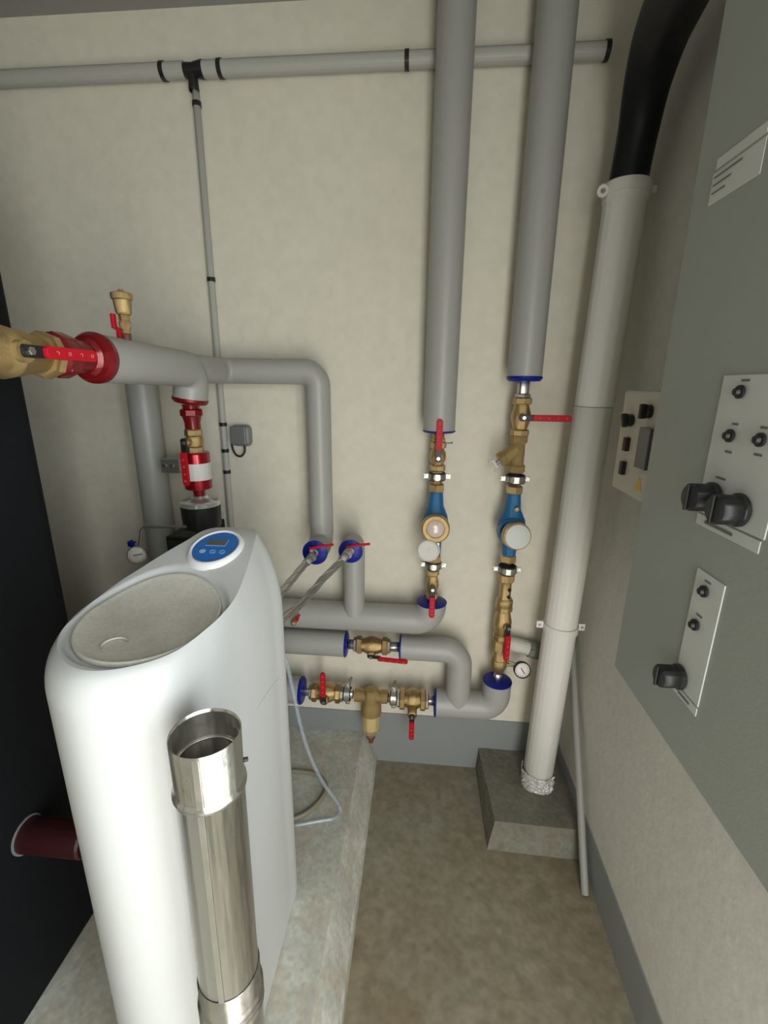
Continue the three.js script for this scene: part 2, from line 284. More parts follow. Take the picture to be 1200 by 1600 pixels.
function clampRing(label, pos, axis, r, o = {}) {
  const t = thing('pipe_clamp', label, 'clamp', { pos, y: axis, z: out, group: o.group });
  part(t, 'rubber_lining', ringGeo(r - 0.001, r + 0.003, -0.013, 0.013), M.rubber);
  part(t, 'band', mg([ringGeo(r + 0.003, r + 0.0055, -0.009, 0.009), ringGeo(r + 0.003, r + 0.0068, -0.0095, -0.007), ringGeo(r + 0.003, r + 0.0068, 0.007, 0.0095)]), M.steel);
  for (const s of [-1, 1]) {
    const l = part(t, 'lug', at(rbox(-0.008, 0.008, -0.008, 0.008, -0.0035, 0.0035, 0.0015), s * (r + 0.013), 0, 0.0), M.steel);
    part(l, 'screw', at(rot(mg([cyl(0.0058, 0.004, 0.008, 16), cyl(0.003, -0.012, 0.004, 12)]), Math.PI / 2, 0, 0), s * (r + 0.0135), 0, 0), M.steel);
  }
  const w = o.rod ?? pos.z; part(t, 'wall_rod', at(rot(cyl(0.004, 0, w - r - 0.004, 12), -Math.PI / 2, 0, 0), 0, 0, -(r + 0.004)), M.galv);
  return t;
}
function collarGeo(R, rin = 0.014, th = 0.007) { return lathe([[rin, 0], [R + 0.0015, 0], [R + 0.002, 0.001], [R + 0.002, th * 0.5], [R - 0.004, th], [rin, th + 0.002], [rin, 0]], 40, 0.5); }
// insulated pipe along points; collars at the listed ends with a bare steel nipple sticking out
function insulatedPipe(label, pts, r, o = {}) {
  const { bend = r * 1.15, collars = [], group, name = 'insulated_pipe' } = o;
  const t = thing(name, label, 'pipe', { pos: pts[0].clone(), group });
  const loc = pts.map((p) => p.clone().sub(pts[0]));
  part(t, 'insulation_jacket', sweep(bendPath(loc, bend, 14), r, 40), o.mat || M.pvc);
  for (const c of collars) {
    const n = loc.length, e = c.end ? loc[n - 1] : loc[0], d = (c.end ? e.clone().sub(loc[n - 2]) : e.clone().sub(loc[1])).normalize();
    const k = part(t, 'end_collar', orientTo(collarGeo(r, 0.013, c.th), e, d), c.red ? M.redCollar : M.blueCollar, c.red ? 'red end collar' : 'blue end collar');
    if (c.nipple) part(k, 'steel_nipple', orientTo(mg([cyl(0.0135, 0, c.nipple, 24), ringGeo(0.013, 0.0155, c.nipple * 0.45, c.nipple * 0.6)]), e.clone().addScaledVector(d, 0.004), d), M.steel);
  }
  return t;
}

// ---------------------------------------------------------------- tall pipe and meter train nearer the softener
const ZP = 0.1, xA = PZ(684, 720, ZP).x, xB = PZ(806, 740, ZP).x;
const yA = (py, px = 680) => PZ(px, py, ZP).y, yB = (py, px = 800) => PZ(px, py, ZP).y;
insulatedPipe('tall grey insulated pipe with blue end collar above the meter with open lid', [V(xA, H, ZP), V(xA, yA(672), ZP)], 0.049, { collars: [{ end: 1 }] });
insulatedPipe('tall grey insulated pipe with blue end collar above the sideways red lever', [V(xB, H, ZP), V(xB, yB(588, 822), ZP)], 0.050, { collars: [{ end: 1, th: 0.014 }] });

spanValve('brass ball valve with red lever pointing up below the tall pipe', V(xA, yA(756, 682), ZP), V(xA, yA(675, 686), ZP), 0.26, 0.82, out, 'up', { r: 0.0195, len: 0.118, stem: 0.012, tailMat: M.brass });
{
  const t = thing('drain_pin', 'small dark pin on the valve below the tall pipe', 'pin', { pos: V(xA + 0.012, yA(692, 690), ZP + 0.012), y: V(1, 0.1, 0.2), z: out });
  part(t, 'pin', mg([cyl(0.0022, 0, 0.03, 10), cyl(0.004, 0.027, 0.031, 12)]), M.galv);
}
clampRing('steel pipe clamp above the water meter with open lid', V(xA, yA(744, 682), ZP), up, 0.0225, { group: 'pipe clamps on the meter trains' });
function meterBody(t, h0, h1, rB) {
  // blue cast body: along Y from -h0 to h1 with a round chamber at 0
  part(t, 'body', mg([lathe([[0.016, -h0], [0.021, -h0], [0.0225, -h0 + 0.01], [0.024, -h0 * 0.55], [rB * 0.92, -0.03], [rB, -0.012], [rB, 0.012], [rB * 0.92, 0.03], [0.025, h1 * 0.55], [0.0215, h1 - 0.01], [0.021, h1], [0.016, h1]], 36, 0.5), rot(lathe([[rB * 0.9, 0], [rB * 0.98, 0.01], [rB * 0.98, 0.04], [rB * 0.9, 0.044]], 36), Math.PI / 2, 0, 0)]), M.bluePaint, 'blue painted meter body');
  part(t, 'union_nut', hex(0.0265, h1 - 0.004, h1 + 0.022, 6), M.brass, 'brass union nut');
  part(t, 'union_nut', hex(0.0265, -h0 - 0.022, -h0 + 0.004, 6), M.brass, 'brass union nut');
}
{
  const y0 = yA(818), pos = V(xA, y0, ZP);
  const t = thing('water_meter', 'blue water meter with brass ring and its round lid hanging open', 'meter', { pos, y: up, z: out });
  meterBody(t, y0 - yA(868), yA(766) - y0, 0.042);
  const f = V(0, 0.16, 1).normalize(), c = V(0, 0, 0.05);
  const ring = part(t, 'register_ring', orientTo(lathe([[0.0265, 0.022], [0.029, 0.027], [0.040, 0.027], [0.0445, 0.023], [0.0455, 0.014], [0.0455, 0], [0.030, -0.016], [0, -0.016]], 44, 0.5), c, f), M.brass, 'broad brass register ring');
  part(ring, 'register_face', orientTo(cyl(0.027, 0.018, 0.023, 36), c, f), M.dialPink, 'pale register dial');
  part(ring, 'register_glass', orientTo(cyl(0.0262, 0.0255, 0.0265, 36, 0.0003), c, f), M.glass);
  const lc = PZ(668.5, 860, ZP + 0.088).sub(pos), lf = V(-0.1, 0.2, 1).normalize();
  const lid = part(t, 'register_lid', orientTo(lathe([[0, 0.006], [0.029, 0.006], [0.033, 0.003], [0.0355, -0.004], [0.0355, -0.012], [0.033, -0.012], [0.031, -0.006], [0, -0.006]], 40, 0.5), lc, lf), M.dirtyWhite, 'open grey plastic lid');
  part(lid, 'lid_rim', orientTo(ringGeo(0.0335, 0.0365, -0.012, -0.006, 40), lc, lf), M.steel);
  part(lid, 'lid_emblem', orientTo(rot(at(new THREE.TorusGeometry(0.008, 0.0012, 6, 24).scale(1, 0.55, 1), 0, 0, 0), -Math.PI / 2, 0, 0).translate(0, 0.0062, 0.004), lc, lf), M.plate);
  part(lid, 'hinge', mg([at(rbox(-0.014, 0.014, -0.004, 0.004, -0.003, 0.003, 0.001), 0, -0.047, 0.068)]), M.steel);
}
clampRing('steel pipe clamp under the water meter with open lid', V(xA, yA(882, 671), ZP), up, 0.0225, { group: 'pipe clamps on the meter trains' });
{
  const y1 = yA(888, 671), y0 = yA(934, 671);
  ballValve('brass ball valve with red lever hanging over the blue elbow collar', V(xA, (y0 + y1) / 2 - 0.002, ZP), up, out, 'down', { L: y1 - y0 - 0.004, r: 0.0165, len: 0.1, stem: 0.016 });
}
// ---------------------------------------------------------------- meter train nearer the corner
spanValve('brass ball valve with red lever turned sideways above the strainer', V(xB, yB(681, 812), ZP), V(xB, yB(592, 821), ZP), 0.0, 0.68, out, 'right', { r: 0.0225, len: 0.135, stem: 0.006 });
{
  const pos = V(xB, yB(706, 808), ZP), t = thing('strainer', 'brass Y strainer with slanting side branch and wing plug', 'strainer', { pos, y: up, z: out });
  const a = yB(680, 811) - pos.y, b = pos.y - yB(738, 805);
  part(t, 'body', mg([hex(0.0265, a - 0.024, a, 8), lathe([[0.024, a - 0.02], [0.020, a - 0.03], [0.021, 0], [0.020, -b + 0.03], [0.024, -b + 0.02]], 28), hex(0.0265, -b, -b + 0.024, 8)]), M.brassRough);
  const d = V(-0.74, -0.54, 0.16).normalize(), o = V(0, 0.012, 0);
  const br = part(t, 'branch', orientTo(mg([lathe([[0.014, 0], [0.0215, 0.008], [0.0215, 0.05], [0.0245, 0.052], [0.0245, 0.066], [0.021, 0.068], [0, 0.069]], 28, 0.5)]), o, d), M.brassRough);
  part(br, 'wing_plug', orientTo(mg([cyl(0.007, 0.066, 0.082, 14), at(rbox(-0.017, 0.017, 0, 0.012, -0.002, 0.002, 0.0015), 0, 0.08, 0), at(rot(rbox(-0.004, 0.004, 0, 0.012, -0.002, 0.002, 0.0015), 0, 0, 0.4), -0.014, 0.088, 0), at(rot(rbox(-0.004, 0.004, 0, 0.012, -0.002, 0.002, 0.0015), 0, 0, -0.4), 0.014, 0.088, 0)]), o, d), M.galv);
}
clampRing('steel pipe clamp below the brass Y strainer', V(xB, yB(748, 804), ZP), up, 0.0255, { group: 'pipe clamps on the meter trains' });
{
  const y0 = yB(825, 797), pos = V(xB, y0, ZP);
  const t = thing('water_meter', 'blue water meter with closed pale lid below the strainer', 'meter', { pos, y: up, z: out });
  meterBody(t, y0 - yB(868, 795), yB(769, 803) - y0, 0.045);
  const f = V(0.1, 0.1, 1).normalize(), c = V(0.004, -0.006, 0.052);
  const ring = part(t, 'register_ring', orientTo(lathe([[0.036, 0.024], [0.039, 0.028], [0.0425, 0.026], [0.044, 0.02], [0.044, 0], [0.032, -0.014], [0, -0.014]], 44, 0.5), c, f), M.brass, 'brass register ring');
  part(ring, 'register_lid', orientTo(lathe([[0, 0.034], [0.034, 0.0335], [0.0385, 0.031], [0.04, 0.026], [0.04, 0.022], [0, 0.022]], 40, 0.5), c, f), M.plate, 'closed grey lid');
  part(t, 'adjusting_plug', at(rot(hex(0.008, 0, 0.012), Math.PI / 2, 0, 0), 0.006, 0.072, 0.023), M.brass, 'small brass plug');
}
clampRing('steel pipe clamp under the water meter with closed lid', V(xB, yB(889, 792), ZP), up, 0.0255, { group: 'pipe clamps on the meter trains' });
{
  const y1 = yB(896, 791), y0 = yB(945, 785), L = y1 - y0, t = thing('check_valve', 'brass check valve with two dark side plugs', 'valve', { pos: V(xB, y0, ZP), y: up, z: out });
  part(t, 'body', mg([hex(0.027, L - 0.028, L, 8), lathe([[0.022, L - 0.025], [0.019, L - 0.035], [0.019, 0.035], [0.023, 0.022]], 28), lathe([[0, 0], [0.026, 0], [0.028, 0.004], [0.028, 0.02], [0.024, 0.026], [0, 0.026]], 28)]), M.brass);
  for (const [dy, a] of [[L * 0.55, 0.5], [L * 0.33, 0.45]]) part(t, 'side_plug', rot(at(rot(cyl(0.006, 0.016, 0.024, 14), Math.PI / 2, 0, 0), 0, dy, 0), 0, a, 0), M.black, 'dark test plug');
}
ballValve('brass ball valve with red lever hanging beside the small round gauge', V(xB, (yB(945, 786) + yB(998, 781)) / 2, ZP), up, V(0.3, 0, 1), 'down', { L: yB(945, 786) - yB(998, 781), r: 0.0235, len: 0.12, stem: 0.004 });
{
  const y1 = yB(998, 781), y0 = yB(1048, 777), L = y1 - y0, t = thing('union_fitting', 'brass union fitting with gauge port above the blue elbow collar', 'fitting', { pos: V(xB, y0, ZP), y: up, z: out });
  part(t, 'body', mg([lathe([[0, 0], [0.019, 0], [0.021, 0.006], [0.027, 0.02], [0.030, 0.035], [0.028, 0.05], [0, 0.05]], 28, 0.5), hex(0.03, L - 0.04, L, 8), lathe([[0.026, 0.045], [0.023, 0.055], [0.0235, L - 0.035]], 28), rot(at(cyl(0.006, 0.0, 0.04, 14), 0, 0, 0), 0, 0, -Math.PI / 2).translate(0.01, 0.035, 0.012)]), M.brass);
}
function gauge(label, c, f, r, stemTo, caseMat, needleMat) {
  const t = thing('pressure_gauge', label, 'gauge', { pos: c, y: f, z: V(0.1, 1, 0) });
  part(t, 'case', lathe([[0, -0.014], [r * 0.96, -0.014], [r, -0.01], [r, 0.004], [r * 0.92, 0.006], [r * 0.88, 0.003]], 36, 0.5), caseMat);
  const d = part(t, 'dial', cyl(r * 0.9, -0.002, 0.001, 36, 0.0003), M.dial, 'white dial');
  part(d, 'needle', at(rot(rbox(-r * 0.55, r * 0.35, 0.0012, 0.0024, -r * 0.06, r * 0.06, 0.0004), 0, needleMat === M.red ? -0.9 : 0.25, 0), 0, 0, 0), needleMat);
  const ticks = []; for (let k = 0; k < 14; k++) { const a = -2.2 + k * 4.4 / 13; ticks.push(at(rot(rbox(-r * 0.02, r * 0.02, 0.001, 0.0018, -r * 0.07, r * 0.07, 0.0002), 0, -a, 0), Math.sin(a) * r * 0.74, 0, -Math.cos(a) * r * 0.74)); }
  part(d, 'scale_marks', mg(ticks), M.print);
  if (stemTo) { t.updateMatrixWorld(true); const inv = t.matrixWorld.clone().invert(); part(t, 'stem', sweep(stemTo.map((p) => p.clone().applyMatrix4(inv)), 0.0045, 12), M.galv); }
  return t;
}
{
  const c = PZ(816, 1047, 0.125);
  gauge('small black-rimmed pressure gauge with red needle beside the brass union', c, V(0.05, 0.25, 1), 0.029, [V(xB + 0.03, yB(1030, 780), 0.112), V(xB + 0.06, c.y + 0.012, 0.112), c.clone().add(V(-0.005, 0, -0.014))], M.black, M.red);
}
{
  const a = PZ(792, 1004, 0.05), b = PZ(826, 1013, 0.05), e = PZ(849, 1017, 0.05); const t = thing('stub_pipe', 'short pale stub pipe with a grey-green plug behind the gauge', 'pipe', { pos: a, y: b.clone().sub(a), z: out });
  const L = b.distanceTo(a), L2 = e.distanceTo(a);
  part(t, 'pipe', cyl(0.026, 0, L, 28), M.dirtyWhite); part(t, 'plug', mg([cyl(0.031, L - 0.002, L2, 28, 0.003), at(rot(cyl(0.005, 0, 0.01, 12), Math.PI / 2, 0, 0), -0.012, L + 0.004, 0.028)]), M.greenCap, 'grey-green plug');
}
// ---------------------------------------------------------------- the three horizontal pipe runs on the back wall
const rE = 0.05, rD = 0.0455, rC = 0.0495;
const yE = PZ(560, 963, ZP).y, yD = PZ(660, 1013, ZP).y, yC = PZ(720, 1100, ZP).y, xL = -0.62;
insulatedPipe('upper of three horizontal grey insulated pipes turning up to the blue collar', [V(xL, yE, ZP), V(xA, yE, ZP), V(xA, yA(941, 671), ZP)], rE, { collars: [{ end: 1 }], bend: 0.056 });
insulatedPipe('middle horizontal grey insulated pipe ending at a blue collar', [V(xL, yD, ZP), V(PZ(540, 1010, ZP).x, yD, ZP)], rD, { collars: [{ end: 1 }] });
const xD = PZ(718, 1040, ZP).x;
insulatedPipe('grey insulated elbow pipe dropping from the middle run into the lower run', [V(PZ(627, 1010, ZP).x, yD, ZP), V(xD, yD, ZP), V(xD, yC + 0.01, ZP + 0.004)], rD - 0.002, { collars: [{ end: 0 }], bend: 0.06 });
insulatedPipe('short grey insulated pipe with blue collar beside the softener', [V(xL, yC + 0.014, ZP), V(PZ(470, 1082, ZP).x, yC + 0.014, ZP)], rC, { collars: [{ end: 1, th: 0.012 }] });
const xC1 = PZ(681, 1097, ZP).x;
insulatedPipe('lower grey insulated pipe turning up to the blue collar beside the gauge', [V(xC1, yC, ZP), V(xB, yC, ZP), V(xB, yB(1064, 777), ZP)], rC, { collars: [{ end: 0 }, { end: 1, nipple: 0.03 }], bend: 0.056 });
{
  // riser from the upper run with an elbow to a collar facing the room, and the pipe loop beside it
  const c2 = PZ(548, 861, 0.205), c1 = PZ(492.5, 863, 0.205), xr = PZ(554, 910, ZP).x, r2 = 0.0365;
  insulatedPipe('short grey insulated riser with a blue collar facing the room', [V(xr, yE + 0.02, ZP + 0.012), V(xr, c2.y, ZP + 0.006), c2], r2, { collars: [{ end: 1 }], bend: 0.042 });
  const xv = PZ(500, 720, ZP).x, yh = PZ(400, 580, ZP).y;
  insulatedPipe('long grey insulated pipe bent across and down the wall to a blue collar', [V(-0.634, yh, 0.33), V(-0.634, yh, ZP), V(xv, yh, ZP), V(xv, c1.y, ZP), V(c1.x, c1.y, c1.z)], 0.0385, { collars: [{ end: 1 }], bend: 0.046 });
  // small angle cocks and braided hoses
  const hose = (label, c, pts) => {
    const t = thing('braided_hose', label, 'hose', { pos: c.clone() }); const l = pts.map((p) => p.clone().sub(c)); const path = spline(l, 60);
    part(t, 'braid', sweep(path, 0.0105, 18), M.steel);
    const d = path[1].clone().sub(path[0]).normalize(); part(t, 'end_ferrule', orientTo(mg([cyl(0.0125, -0.004, 0.02, 20), hex(0.015, -0.02, -0.004)]), path[0], d), M.galv);
    // braid ridges: two helical strands
    const st = []; for (const ph of [0, 2.1, 4.2]) { const hp = []; for (let i = 0; i < path.length; i++) { const T = path[Math.min(path.length - 1, i + 1)].clone().sub(path[Math.max(0, i - 1)]).normalize(), n = V(0, 1, 0).addScaledVector(T, -T.y).normalize(), b = T.clone().cross(n), a = ph + i * 0.22; hp.push(path[i].clone().addScaledVector(n, Math.cos(a) * 0.0098).addScaledVector(b, Math.sin(a) * 0.0098)); } st.push(sweep(hp, 0.0016, 6)); }
    part(t, 'braid_strands', mg(st), M.galv);
  };
  const h1 = PZ(484, 874, 0.262), h2 = PZ(540, 868, 0.262);
  hose('braided steel hose from the collar of the long bent pipe', h1, [h1, PZ(475, 883, 0.29), PZ(457, 905, 0.37), PZ(437, 929, 0.46), PZ(418, 950, 0.575)]);
  hose('braided steel hose from the collar of the short riser', h2, [h2, PZ(530, 880, 0.285), PZ(507, 902, 0.33), PZ(490, 922, 0.37), PZ(471, 943, 0.42), PZ(448, 962, 0.48), PZ(422, 985, 0.575)]);
  const cock = (label, c, h, tip, leverMat) => {
    const t = thing('angle_cock', label, 'valve', { pos: c.clone() }); const d = h.clone().sub(c), tt = tip.clone().sub(c);
    part(t, 'body', mg([sweep([V(0, 0, -0.004), V(0, 0.001, 0.02), V(d.x * 0.5, d.y * 0.4, 0.032), d.clone().multiplyScalar(0.8)], 0.0095, 14), rot(cyl(0.0125, 0.012, 0.024, 16), Math.PI / 2, 0, 0), at(cyl(0.007, 0, 0.022, 12), 0, 0.004, 0.022)]), M.galv);
    const piv = V(0, 0.026, 0.022); part(t, 'lever_handle', mg([sweep([piv, piv.clone().lerp(tt, 0.35).add(V(0, 0.002, 0)), tt], 0.0042, 8), at(cyl(0.0075, -0.002, 0.004, 14), piv.x, piv.y, piv.z)]), leverMat, 'thin red lever');
  };
  cock('small angle cock with thin red lever on the long bent pipe', c1.clone().add(V(-0.004, -0.002, 0.01)), h1, PZ(521, 851, 0.235), M.red);
  cock('small angle cock with thin red lever on the short riser', c2.clone().add(V(-0.004, -0.002, 0.01)), h2, PZ(578, 850, 0.235), M.red);
}
{
  const c = PZ(460, 971, 0.165); const t = thing('drain_cock', 'tiny brass drain cock with red knob on the upper horizontal pipe', 'valve', { pos: c });
  part(t, 'body', mg([rot(cyl(0.007, -0.025, 0.012, 14), Math.PI / 2, 0, 0), at(new THREE.SphereGeometry(0.0095, 14, 10), 0, 0, 0.012), at(cyl(0.005, -0.002, 0.014, 12), 0.008, 0.004, 0.008)]), M.brass);
  part(t, 'knob', at(rot(mg([rbox(-0.004, 0.004, 0, 0.02, -0.006, 0.006, 0.002), cyl(0.007, -0.004, 0.006, 12)]), 0, 0, -0.5), 0.011, 0.012, 0.008), M.red, 'red knob');
}
// valves and filter on the runs
spanValve('brass ball valve with red lever lying along the middle pipe run', V(PZ(545, 1009, ZP).x, yD, ZP), V(PZ(623, 1009, ZP).x, yD, ZP), 0.16, 0.78, V(0, -0.5, 1), 0.1, { r: 0.0255, len: 0.13, stem: 0.004 });
const yF = yC + 0.012;
spanValve('brass ball valve with red lever pointing up on the lower pipe run', V(PZ(473, 1084, ZP).x, yF, ZP), V(PZ(552, 1088, ZP).x, yF, ZP), 0.2, 0.76, V(0, 0.02, 1), -Math.PI / 2, { r: 0.029, len: 0.122, stem: 0.01 });
clampRing('steel pipe clamp between the upright red lever and the filter', V(PZ(543, 1088, ZP).x, yF, ZP), right, 0.0225, { group: 'pipe clamps beside the filter' });
{
  const pos = V(PZ(580, 1088, ZP).x, yF - 0.002, ZP), t = thing('water_filter', 'brass water filter with a hanging amber see-through bowl', 'filter', { pos });
  t.scale.set(1, 1.13, 1.2);
  const hl = 0.062, wide = (g) => g.scale(1.2, 1, 1);
  part(t, 'head', mg([orientTo(lathe([[0.015, -hl], [0.021, -hl], [0.022, -hl + 0.02], [0.018, -0.03], [0.021, 0], [0.018, 0.03], [0.022, hl - 0.02], [0.021, hl], [0.015, hl]], 28, 0.5), V(0, 0, 0), right), wide(lathe([[0, 0.026], [0.018, 0.025], [0.024, 0.016], [0.026, 0], [0.025, -0.02], [0.031, -0.032], [0.0325, -0.045], [0.0325, -0.064], [0.030, -0.066]], 32, 0.5))]), M.brassRough);
  const bowl = part(t, 'bowl', wide(lathe([[0.029, -0.062], [0.0295, -0.12], [0.027, -0.135], [0.018, -0.15], [0.012, -0.155], [0.0005, -0.156]], 32, 0.7)), M.bowl, 'amber transparent bowl');
  part(bowl, 'filter_mesh', wide(lathe([[0.020, -0.062], [0.020, -0.128], [0.014, -0.135]], 24)), M.mesh, 'pale yellow filter sleeve');
  part(t, 'drain_nozzle', mg([lathe([[0.018, -0.147], [0.020, -0.152], [0.017, -0.162], [0.011, -0.17], [0.009, -0.182], [0, -0.182]], 20, 0.6)]), M.redBrown, 'red-brown drain nozzle');
}
clampRing('steel pipe clamp between the filter and the hanging red lever', V(PZ(615, 1091, ZP).x, yF - 0.004, ZP), right, 0.0225, { group: 'pipe clamps beside the filter' });
spanValve('brass ball valve with red lever hanging down on the lower pipe run', V(PZ(606, 1090, ZP).x, yF - 0.005, ZP), V(PZ(678, 1096, ZP).x, yF - 0.005, ZP), 0.26, 0.82, V(0, -0.3, 1), Math.PI / 2, { r: 0.0305, len: 0.128, stem: 0.024 });

// ---------------------------------------------------------------- hot water pipe above the softener
{
  const X0 = -0.634, yB0 = 1.536, r = 0.0455, zE = 0.3;
  insulatedPipe('thick grey insulated pipe with big red collar above the softener', [V(X0, yB0 + 0.008, 0.672), V(X0, yB0, zE), V(X0 - 0.012, PZ(297, 622, zE).y, zE)], r, { collars: [{ end: 0, red: 1, th: 0.02 }, { end: 1, red: 1, th: 0.014 }], bend: 0.05 });
  // red stepped reducer and brass valve towards the room
  const t = thing('red_reducer', 'dark red stepped pipe reducer between the big red collar and brass valve', 'fitting', { pos: V(X0, yB0 + 0.008, 0.69), y: out, z: up });
  part(t, 'body', mg([lathe([[0, 0], [0.036, 0], [0.036, 0.012], [0.029, 0.018], [0.029, 0.05], [0.033, 0.056], [0.037, 0.075], [0.037, 0.09], [0.030, 0.1], [0, 0.1]], 32, 0.5), hex(0.0385, 0.058, 0.088, 8)]), M.redCollar);
  const pv = V(X0, yB0 + 0.006, PX(46, 551, X0 + 0.05).z);
  const v = ballValve('large brass ball valve with black pivot and red lever at the hot pipe end', pv, out, V(1, 0.02, 0), 'down', { L: 2 * (pv.z - 0.788), r: 0.030, len: 0.135, stem: 0.002, mat: M.brassRough });
  // automatic air vent
  const av = PX(199, 533, X0), a = thing('air_vent', 'brass automatic air vent with red lever on the thick pipe', 'valve', { pos: V(X0, yB0 + r - 0.002, av.z) });
  a.scale.set(0.95, 0.86, 0.95);
  part(a, 'stub', mg([cyl(0.0095, 0, 0.024, 18)]), M.redBrown, 'dark brown threaded stub');
  part(a, 'body', mg([hex(0.0105, 0.022, 0.032), lathe([[0.009, 0.03], [0.012, 0.038], [0.0125, 0.048], [0.009, 0.056]], 20), hex(0.0115, 0.054, 0.066)]), M.brass);
  part(a, 'float_chamber', lathe([[0, 0.066], [0.014, 0.066], [0.016, 0.07], [0.0185, 0.098], [0.0215, 0.101], [0.0225, 0.108], [0.0215, 0.114], [0.014, 0.117], [0.006, 0.118], [0.0055, 0.123], [0, 0.123]], 28, 0.5), M.brass);
  part(a, 'lever_handle', mg([at(rbox(-0.004, 0.004, 0, 0.034, -0.006, 0.006, 0.002), -0.022, 0.034, 0.006), at(rot(rbox(-0.012, 0.006, -0.004, 0.004, -0.005, 0.005, 0.002), 0, 0, -0.7), -0.014, 0.032, 0.006), at(rbox(-0.005, 0.005, -0.016, 0.004, -0.005, 0.005, 0.002), -0.011, 0.024, 0.008)]), M.red, 'red lever');

  // descending stack: reducer, valve, red canister, clear lid, black cylinder
  const sx = X0 - 0.013, Y = (py, px = 303) => PZ(px, py, zE).y;
  const rd = thing('red_reducer', 'dark red hexagonal pipe reducer hanging under the elbow', 'fitting', { pos: V(sx, Y(632, 298), zE), y: down, z: out });
  const hR = Y(632, 298) - Y(670, 300);
  part(rd, 'body', mg([lathe([[0, 0], [0.024, 0], [0.022, 0.008], [0.0215, 0.02], [0, 0.02]], 28, 0.5), hex(0.031, 0.012, 0.032, 8), lathe([[0.026, 0.03], [0.021, 0.05], [0.021, hR], [0, hR]], 28, 0.5)]), M.redCollar);
  ballValve('brass ball valve with red lever hanging across the red canister', V(sx, (Y(670, 300) + Y(708, 302)) / 2, zE), up, V(-0.15, 0, 1), 'down', { L: Y(670, 300) - Y(708, 302), r: 0.019, len: 0.118, stem: 0.014 });
  const yc1 = Y(706, 303), yc0 = Y(763, 306), cn = thing('red_canister', 'shiny red canister with pale label band hanging below the brass valve', 'canister', { pos: V(sx, yc0, zE) });
  const hc = yc1 - yc0;
  part(cn, 'shell', lathe([[0, -0.022], [0.014, -0.022], [0.016, -0.016], [0.018, -0.002], [0.034, 0], [0.038, 0.003], [0.038, hc - 0.004], [0.035, hc], [0.016, hc]], 40, 0.5), M.redFoil);
  part(cn, 'label_band', ringGeo(0.0375, 0.0386, hc * 0.27, hc * 0.72, 40), M.label, 'pale paper label band');
  const yk = Y(772, 307), kb = Y(822, 312), bc = thing('black_filter_housing', 'black cylindrical filter housing with shiny clear top', 'filter', { pos: V(sx, kb, zE) });
  const hk = yk - kb; const rk = 0.056;
  part(bc, 'housing', lathe([[0, 0], [rk * 0.93, 0], [rk * 0.96, 0.004], [rk, hk * 0.62], [rk, hk * 0.66], [rk - 0.004, hk * 0.67], [0, hk * 0.67]], 44, 0.5), M.black, 'black housing');
  part(bc, 'top', mg([lathe([[0, hk * 0.97], [0.02, hk * 0.97], [0.024, hk * 0.9], [rk - 0.006, hk * 0.84], [rk - 0.001, hk * 0.8], [rk, hk * 0.68], [0, hk * 0.68]], 44, 0.5), cyl(0.010, hk * 0.9, hk * 1.05, 16)]), M.clearLid, 'shiny clear top');
  part(bc, 'outlet', mg([cyl(0.022, -0.06, 0.004, 24), at(rbox(-0.03, 0.03, -0.085, -0.045, -0.03, 0.03, 0.006), -0.02, 0, 0)]), M.black);
  // capillary and gauge
  const g0 = PZ(292, 823, zE + 0.05), g1 = PZ(226, 823, zE + 0.05), g2 = PZ(221, 828, zE + 0.05), g3 = PZ(219, 850, zE + 0.05), gc = PZ(214, 867, zE + 0.06);
  gauge('chrome-rimmed pressure gauge on a thin bent tube behind the softener', gc, V(0.35, 0.1, 1), 0.027, [g0, g1, g2, g3, gc.clone().add(V(0.004, 0.02, -0.012))], M.steel, M.print);
  const bl = PZ(206, 850, zE + 0.045), kt = thing('blue_cock', 'small dark blue cock above the chrome-rimmed gauge', 'valve', { pos: bl });
  part(kt, 'handle', mg([rbox(-0.012, 0.012, -0.008, 0.008, -0.004, 0.004, 0.002), cyl(0.005, -0.012, 0.012, 12)]), M.blueCollar); part(kt, 'stem', rot(cyl(0.004, 0, 0.03, 10), 0, 0, -Math.PI / 2), M.galv);
  // galvanised bracket fixed to the wall behind the stack
  const b0 = PZ(252, 728, 0.17), bt = thing('wall_bracket', 'galvanised channel bracket holding the red canister pipework', 'bracket', { pos: b0 });
  const bl2 = 0.15; const chan = mg([rbox(0, 0.06, -0.021, 0.021, -0.002, 0.001, 0.001), rbox(0, 0.06, 0.019, 0.022, -0.17, 0.001, 0.001), rbox(0, 0.06, -0.022, -0.019, -0.17, 0.001, 0.001), rbox(0.055, 0.058, -0.021, 0.021, -0.17, 0, 0.001)]);
  part(bt, 'channel', chan, M.galv); for (const dx of [0.013, 0.037]) part(bt, 'bolt', at(rot(hex(0.006, 0, 0.005), Math.PI / 2, 0, 0), dx, 0.002, 0.001), M.steel);
  const k0 = PZ(258, 838, 0.22), k1 = PZ(300, 870, 0.22), bx = thing('black_box', 'small black box behind the softener under the filter housing', 'box', { pos: V(k0.x, k0.y, 0.22) });
  part(bx, 'case', rbox(0, k1.x - k0.x + 0.02, -0.16, 0, -0.2195, 0, 0.006), M.black); part(bx, 'cover', rbox(0.008, k1.x - k0.x + 0.012, -0.15, -0.012, 0, 0.005, 0.003), M.rubber);
}
insulatedPipe('grey insulated pipe running down the wall left of the red canister', [V(-0.918, 1.60, 0.085), V(-0.918, SLAB, 0.085)], 0.0475);

